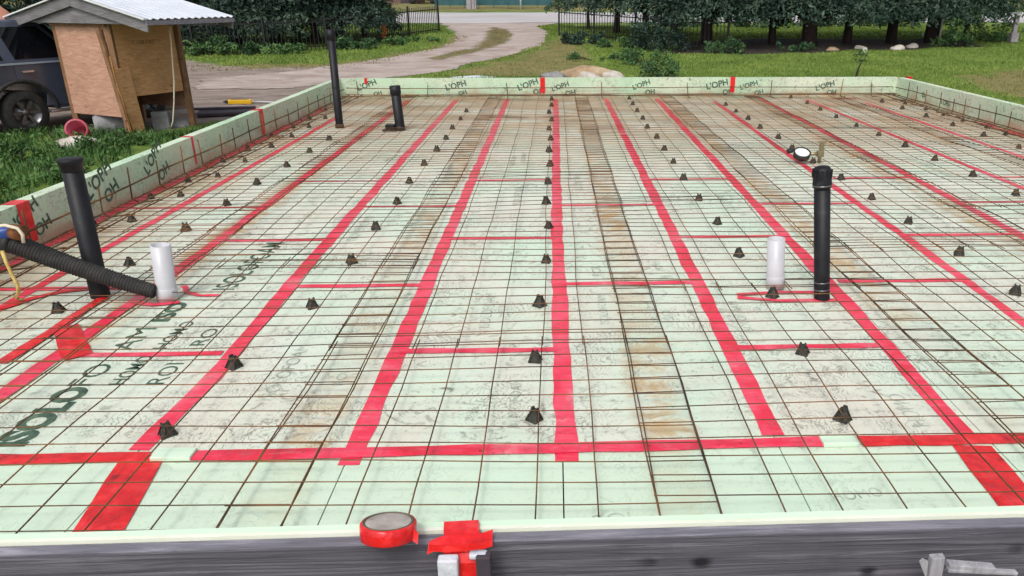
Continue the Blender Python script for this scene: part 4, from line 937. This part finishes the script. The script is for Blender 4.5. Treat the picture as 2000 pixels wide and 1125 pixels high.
# shrubs and weeds
def shrub(loc, d, n, size, label, mat='shrub', seed=1, cat='shrub', name='shrub', group=None):
    r = np.random.default_rng(seed); m = 16; C = r.uniform(-1, 1, (m,3))*np.array([d[0]*.75, d[1]*.6, d[2]*.42]); C[:,2] += d[2]*.5
    Rr = (min(d)*r.uniform(.3,.55,m))[:,None]*np.ones((m,3)); root = empty(name, loc, label, cat, group)
    V, Q = leaves(r, C, Rr, n, size, .1); V[:,2] = np.maximum(V[:,2], .01); np_mesh('foliage', V, Q, M[mat], root)
    mb = MB()
    for c in C[:9]: mb.tube([(c[0]*.25, c[1]*.25, -.05), (c[0]*.7, c[1]*.7, c[2]*.6), tuple(c)], [.018,.012,.006], 5)
    mb.build('stems', M['bark'], root); return root
for k, (x, y, d, n, sz, mt, l) in enumerate([
    (1140,86,(1.0,.5,.42),1100,.13,'spruce','low dark shrub at the driveway end of the right fence'),
    (1215,94,(1.3,.6,.42),1400,.12,'shrub','mid green shrub in front of the right pickets'),
    (1285,100,(1.2,.7,.9),1800,.12,'spruce','dark bush in front of the slim trunks, right of the boulder'),
    (1180,118,(1.6,.6,.28),1500,.09,'weed','flat bright weed patch behind the tan boulder'),
    (1265,126,(1.1,.6,.42),1500,.09,'weed','loose weed clump between boulder and lawn'),
    (1285,150,(.7,.4,.40),1100,.08,'shrub','small dark weed clump touching the far wall, right of the boulder'),
    (1405,104,(1.0,.5,.45),1000,.10,'shrub','low green clump at the foot of the picket fence, on lawn edge'),
    (1555,100,(1.0,.5,.28),800,.09,'shrub','low plant clump at the left foot of the thick reddish trunk'),
    (1860,92,(.9,.5,.8),1200,.11,'shrub','green bush between the last two trunks on the right'),
    (1955,80,(1.5,.7,.65),1300,.11,'weed','pale green bush beside the grey post, far right'),
    (395,106,(1.0,.6,.55),1100,.11,'weed','weed clump right of the hut, below the conifers'),
    (470,106,(1.4,.5,.36),1500,.11,'shrub','weed clump in front of the left pickets, nearest the hut'),
    (560,106,(1.2,.5,.30),1400,.11,'weed','weed clump in front of the left pickets, left of the tall pipe'),
    (690,96,(1.1,.5,.38),1400,.11,'shrub','dark weed clump right of the tall pipe below the pickets'),
    (750,88,(1.1,.4,.26),1300,.10,'weed','weed clump beside the orange flowers at the pickets'),
    (815,82,(1.2,.4,.20),1300,.10,'weed','bright weeds at the foot of the last left pickets')]):
    shrub(gt(x, y), d, n, sz, l, mt, 50+k, 'shrub', 'shrub', 'shrubs and weed clumps along the fences')
for k, (x, y, d, n, sz, l) in enumerate([(40,318,(.5,.3,.30),520,.075,'leafy weed clump in the near grass at the left edge'),(205,300,(.45,.3,.26),460,.07,'leafy weed clump right of the cream rock'),(118,352,(.4,.25,.22),380,.07,'leafy weed clump in the grass behind the capped pipe'),(262,283,(.4,.25,.24),380,.07,'leafy weed clump before the front leg of the hut')]):
    P_ = g(x, y, -.3); P_.z = zt(P_.y); shrub(P_, d, n, sz, l, 'grass_rank', 130+k, 'weeds', 'weed_clump', 'leafy weed clumps in the near left grass')
p = gt(752,84); root = empty('orange_flowers', p, 'small orange flower spike standing before the left pickets', 'flowers')
mb = MB(); mb.tube([(0,0,0),(.02,0,.35),(0,.02,.62)], .012, 5); mb.build('stem', M['shrub'], root)
r = np.random.default_rng(5); V, Q = leaves(r, np.array([[0,0,.30],[.03,0,.48],[0,.02,.62]]), np.full((3,3),.12), 90, .09); np_mesh('blooms', V, Q, M['orange'], root)
p = gt(1671,153); root = empty('sapling', p, 'thin dark sapling with a pale tuft on the lawn behind the far wall', 'sapling')
mb = MB(); mb.tube([(0,0,-.02),(.04,0,.25),(.13,0,.52)], [.035,.028,.016], 7); mb.build('stem', M['bark'], root)
r = np.random.default_rng(6); V, Q = leaves(r, np.array([[.13,0,.62],[.15,0,.75],[-.02,0,.6]]), np.full((3,3),.16), 110, .08); np_mesh('leaves', V, Q, M['shrub'], root)
V, Q = leaves(r, np.array([[.17,0,.80]]), np.full((1,3),.08), 60, .06); np_mesh('pale_tuft', V, Q, M['white_flower'], root)

# ------------------------------------------------------------------ fences
def fence(label, pts, hgt, endpost=False):
    P = [gt(*p) for p in pts]; root = empty('picket_fence', P[0], label, 'fence'); o = P[0]; mbp = MB(); mbr = MB(); d = 0; k = 0
    for i in range(len(P)-1):
        a, b = P[i]-o, P[i+1]-o; L = (b-a).length; n = max(1, int(L/.14))
        for zz in (.16, hgt-.14): mbr.beam(a+Vector((0,0,zz)), b+Vector((0,0,zz)), .035, .04)
        for j in range(n):
            q = a.lerp(b, j/n); mbp.beam(q+Vector((0,0,.02)), q+Vector((0,0,hgt)), .024, .024)
        m = max(1, round(L/2.4))
        for j in range(m+1):
            if j == 0 and i > 0: continue
            q = a.lerp(b, j/m); mb = MB(); last = endpost and i == 0 and j == 0
            mb.beam(q-Vector((0,0,.1)), q+Vector((0,0,hgt+.08+(.45 if last else 0))), .075, .075); mb.build('post', M['iron'], root)
    mbp.build('pickets', M['iron'], root); mbr.build('rails', M['iron'], root); return root
fence('black iron picket fence left of the driveway, before the dark conifers', [(858,64),(800,72),(740,84),(640,98),(520,104),(380,106),(200,106)], 1.16, True)
fence('black iron picket fence right of the driveway, under the conifers', [(1092,72),(1160,78),(1240,86),(1330,99),(1420,98)], 1.14)
p = gt(1977,82); root = empty('fence_post', p, 'square grey post standing beside the pale bush, far right', 'post')
mb = MB(); mb.box((0,0,.5), (.16,.16,1.1)); mb.box((0,0,.18), (.30,.30,.36)); mb.build('post_body', M['grey_post'], root, .01); mb = MB(); mb.box((0,0,1.08), (.2,.2,.06)); mb.build('post_cap', M['white_post'], root)
p = gt(1833,88); root = empty('fence_post', p, 'slim pale post with a round head beside a dark trunk', 'post')
mb = MB(); mb.beam((0,0,-.05), (0,0,1.15), .06, .06); mb.build('post_body', M['grey_post'], root); mb = MB(); mb.lathe([(0,0),(.02,.09),(.14,.11),(.2,.09),(.22,0)], (0,0,1.1), Vector((0,0,1)), 14); mb.build('round_head', M['grey_post'], root)

# ------------------------------------------------------------------ beyond the road
def far(x, Y): return Vector((at(x, 10, Y).x, Y, zt(Y)))
A, B = far(850, 63), far(1078, 63); root = empty('steel_fence', A, 'dark teal corrugated steel fence beyond the road', 'fence'); L = B.x-A.x
mb = MB(); n = 80
for i in range(n): mb.box((L*(i+.5)/n, .02*(i % 2), .95), (L/n, .02, 1.5))
mb.build('corrugated_sheet', M['teal'], root)
for i in range(9): mb = MB(); mb.beam((L*i/8,-.05,0), (L*i/8,-.05,1.75), .07, .05); mb.build('post', M['teal'], root)
p = far(921, 61.5); root = empty('utility_box', p, 'tall grey box standing by the far road edge before the teal fence', 'utility box')
mb = MB(); mb.box((0,0,.7), (.72,.5,1.6)); mb.build('cabinet', M['grey_post'], root, .02); mb = MB(); mb.box((0,-.256,.7), (.05,.01,1.4)); mb.box((.22,-.256,.7), (.03,.01,1.4)); mb.build('door_seam', M['purple'], root)
p = far(1017, 61.5); mb = MB(); mb.tube([(0,0,-.1),(0,0,2.2)], .06, 8); o = mb.build('sign_post', M['white_post']); o.location = p; tag(o, 'thin white post at the far road edge before the teal fence', 'post')
p = far(784, 78); root = empty('brown_shed', p, 'low brown timber building beyond the road, above the left pickets', 'building')
mb = MB(); mb.box((0,2,1.2), (3.4,3,2.4)); mb.build('wall', M['brown_siding'], root); mb = MB(); mb.prism([Vector((-2,0,2.4)), Vector((2,0,2.4)), Vector((0,0,3.4))], (0,.3,0), (0,3.8,0)); mb.build('roof', M['purple'], root)
mb = MB(); mb.box((.3,.49,1.0), (.9,.02,2.0)); mb.build('door', M['purple'], root)
p = far(826, 76); root = empty('grey_van', p, 'blue grey vehicle parked across the road, above the left pickets', 'van')
mb = MB(); mb.prism([Vector(q_) for q_ in ((-1.5,0,.35),(1.5,0,.35),(1.5,0,1.1),(1.1,0,1.2),(.7,0,1.75),(-1.4,0,1.8),(-1.5,0,1.1))], (0,0,0), (0,1.7,0)); mb.build('body', M['van'], root, .06)
mb = MB(); mb.box((-.4,-.006,1.4), (1.6,.02,.42)); mb.build('side_window', M['carglass'], root)
for xx in (-.95, .95):
    mb = MB(); mb.lathe([(0,0),(0,.33),(.2,.33),(.2,0)], (xx,-.03,.33), Vector((0,1,0)), 20); mb.build('wheel', M['rubber'], root)
r = np.random.default_rng(11); m = 260
C = np.stack([r.uniform(-110,110,m), r.uniform(86,110,m), np.zeros(m)], 1); C[:,2] = np.interp(C[:,1], *TK)+r.uniform(.5,8,m); Rr = np.stack([r.uniform(2.5,5,m), r.uniform(1.5,3,m), r.uniform(2,3.6,m)], 1)
V, Q = leaves(r, C, Rr, 60000, .9, .1, .6); tag(np_mesh('far_wood', V, Q, M['cedar']), kind='stuff')
for k, (x, y, w) in enumerate([(1320,53,'behind the picket fence'),(1410,52,'between the close trunks and the blue black trunk'),(1480,53,'left of the slim blue black trunk'),(1550,52,'left of the thick reddish trunk'),(1622,53,'right of the thick reddish trunk'),(1700,52,'behind the stones'),(1780,53,'over the flat stones'),(1860,52,'behind the last two trunks')]):
    shrub(gt(x, y), (1.55,.7,.85), 2200, .14, f'far green bush beside the road, {w}', 'weed' if k % 2 else 'shrub', 90+k, 'shrub', 'shrub', 'far bushes seen between the right hand trunks')

# ------------------------------------------------------------------ world, sun, camera
W = bpy.data.worlds.new('World'); S.world = W; W.use_nodes = True; nt = W.node_tree; bg = nt.nodes['Background']
sky = nt.nodes.new('ShaderNodeTexSky'); sky.sky_type = 'NISHITA'; sky.sun_disc = False; sky.sun_elevation = R(52); sky.sun_rotation = R(200)
sky.air_density = 1.; sky.dust_density = 4.; sky.ozone_density = 1.
hs = nt.nodes.new('ShaderNodeHueSaturation'); hs.inputs['Saturation'].default_value = .28
nt.links.new(sky.outputs[0], hs.inputs['Color']); nt.links.new(hs.outputs[0], bg.inputs['Color']); bg.inputs['Strength'].default_value = .13
sl = bpy.data.lights.new('sun', 'SUN'); sl.energy = .85; sl.angle = R(14); sl.color = (1,.96,.90); so = bpy.data.objects.new('sun', sl); COL.objects.link(so)
el, az = R(52), R(200); dv = Vector((math.sin(az)*math.cos(el), math.cos(az)*math.cos(el), math.sin(el))); so.rotation_euler = dv.to_track_quat('Z', 'Y').to_euler()
cam = bpy.data.cameras.new('camera'); cam.sensor_width = 36; cam.lens = F/2000*36; cam.shift_x = -(CX-1000)/2000; cam.clip_end = 1000; cam.clip_start = .05
co = bpy.data.objects.new('camera', cam); COL.objects.link(co); co.location = (0, 0, H); co.rotation_euler = (R(90)-TH, 0, -PS); S.camera = co
S.view_settings.view_transform = 'Standard'; S.view_settings.look = 'None'; S.view_settings.exposure = .52; S.view_settings.gamma = 1
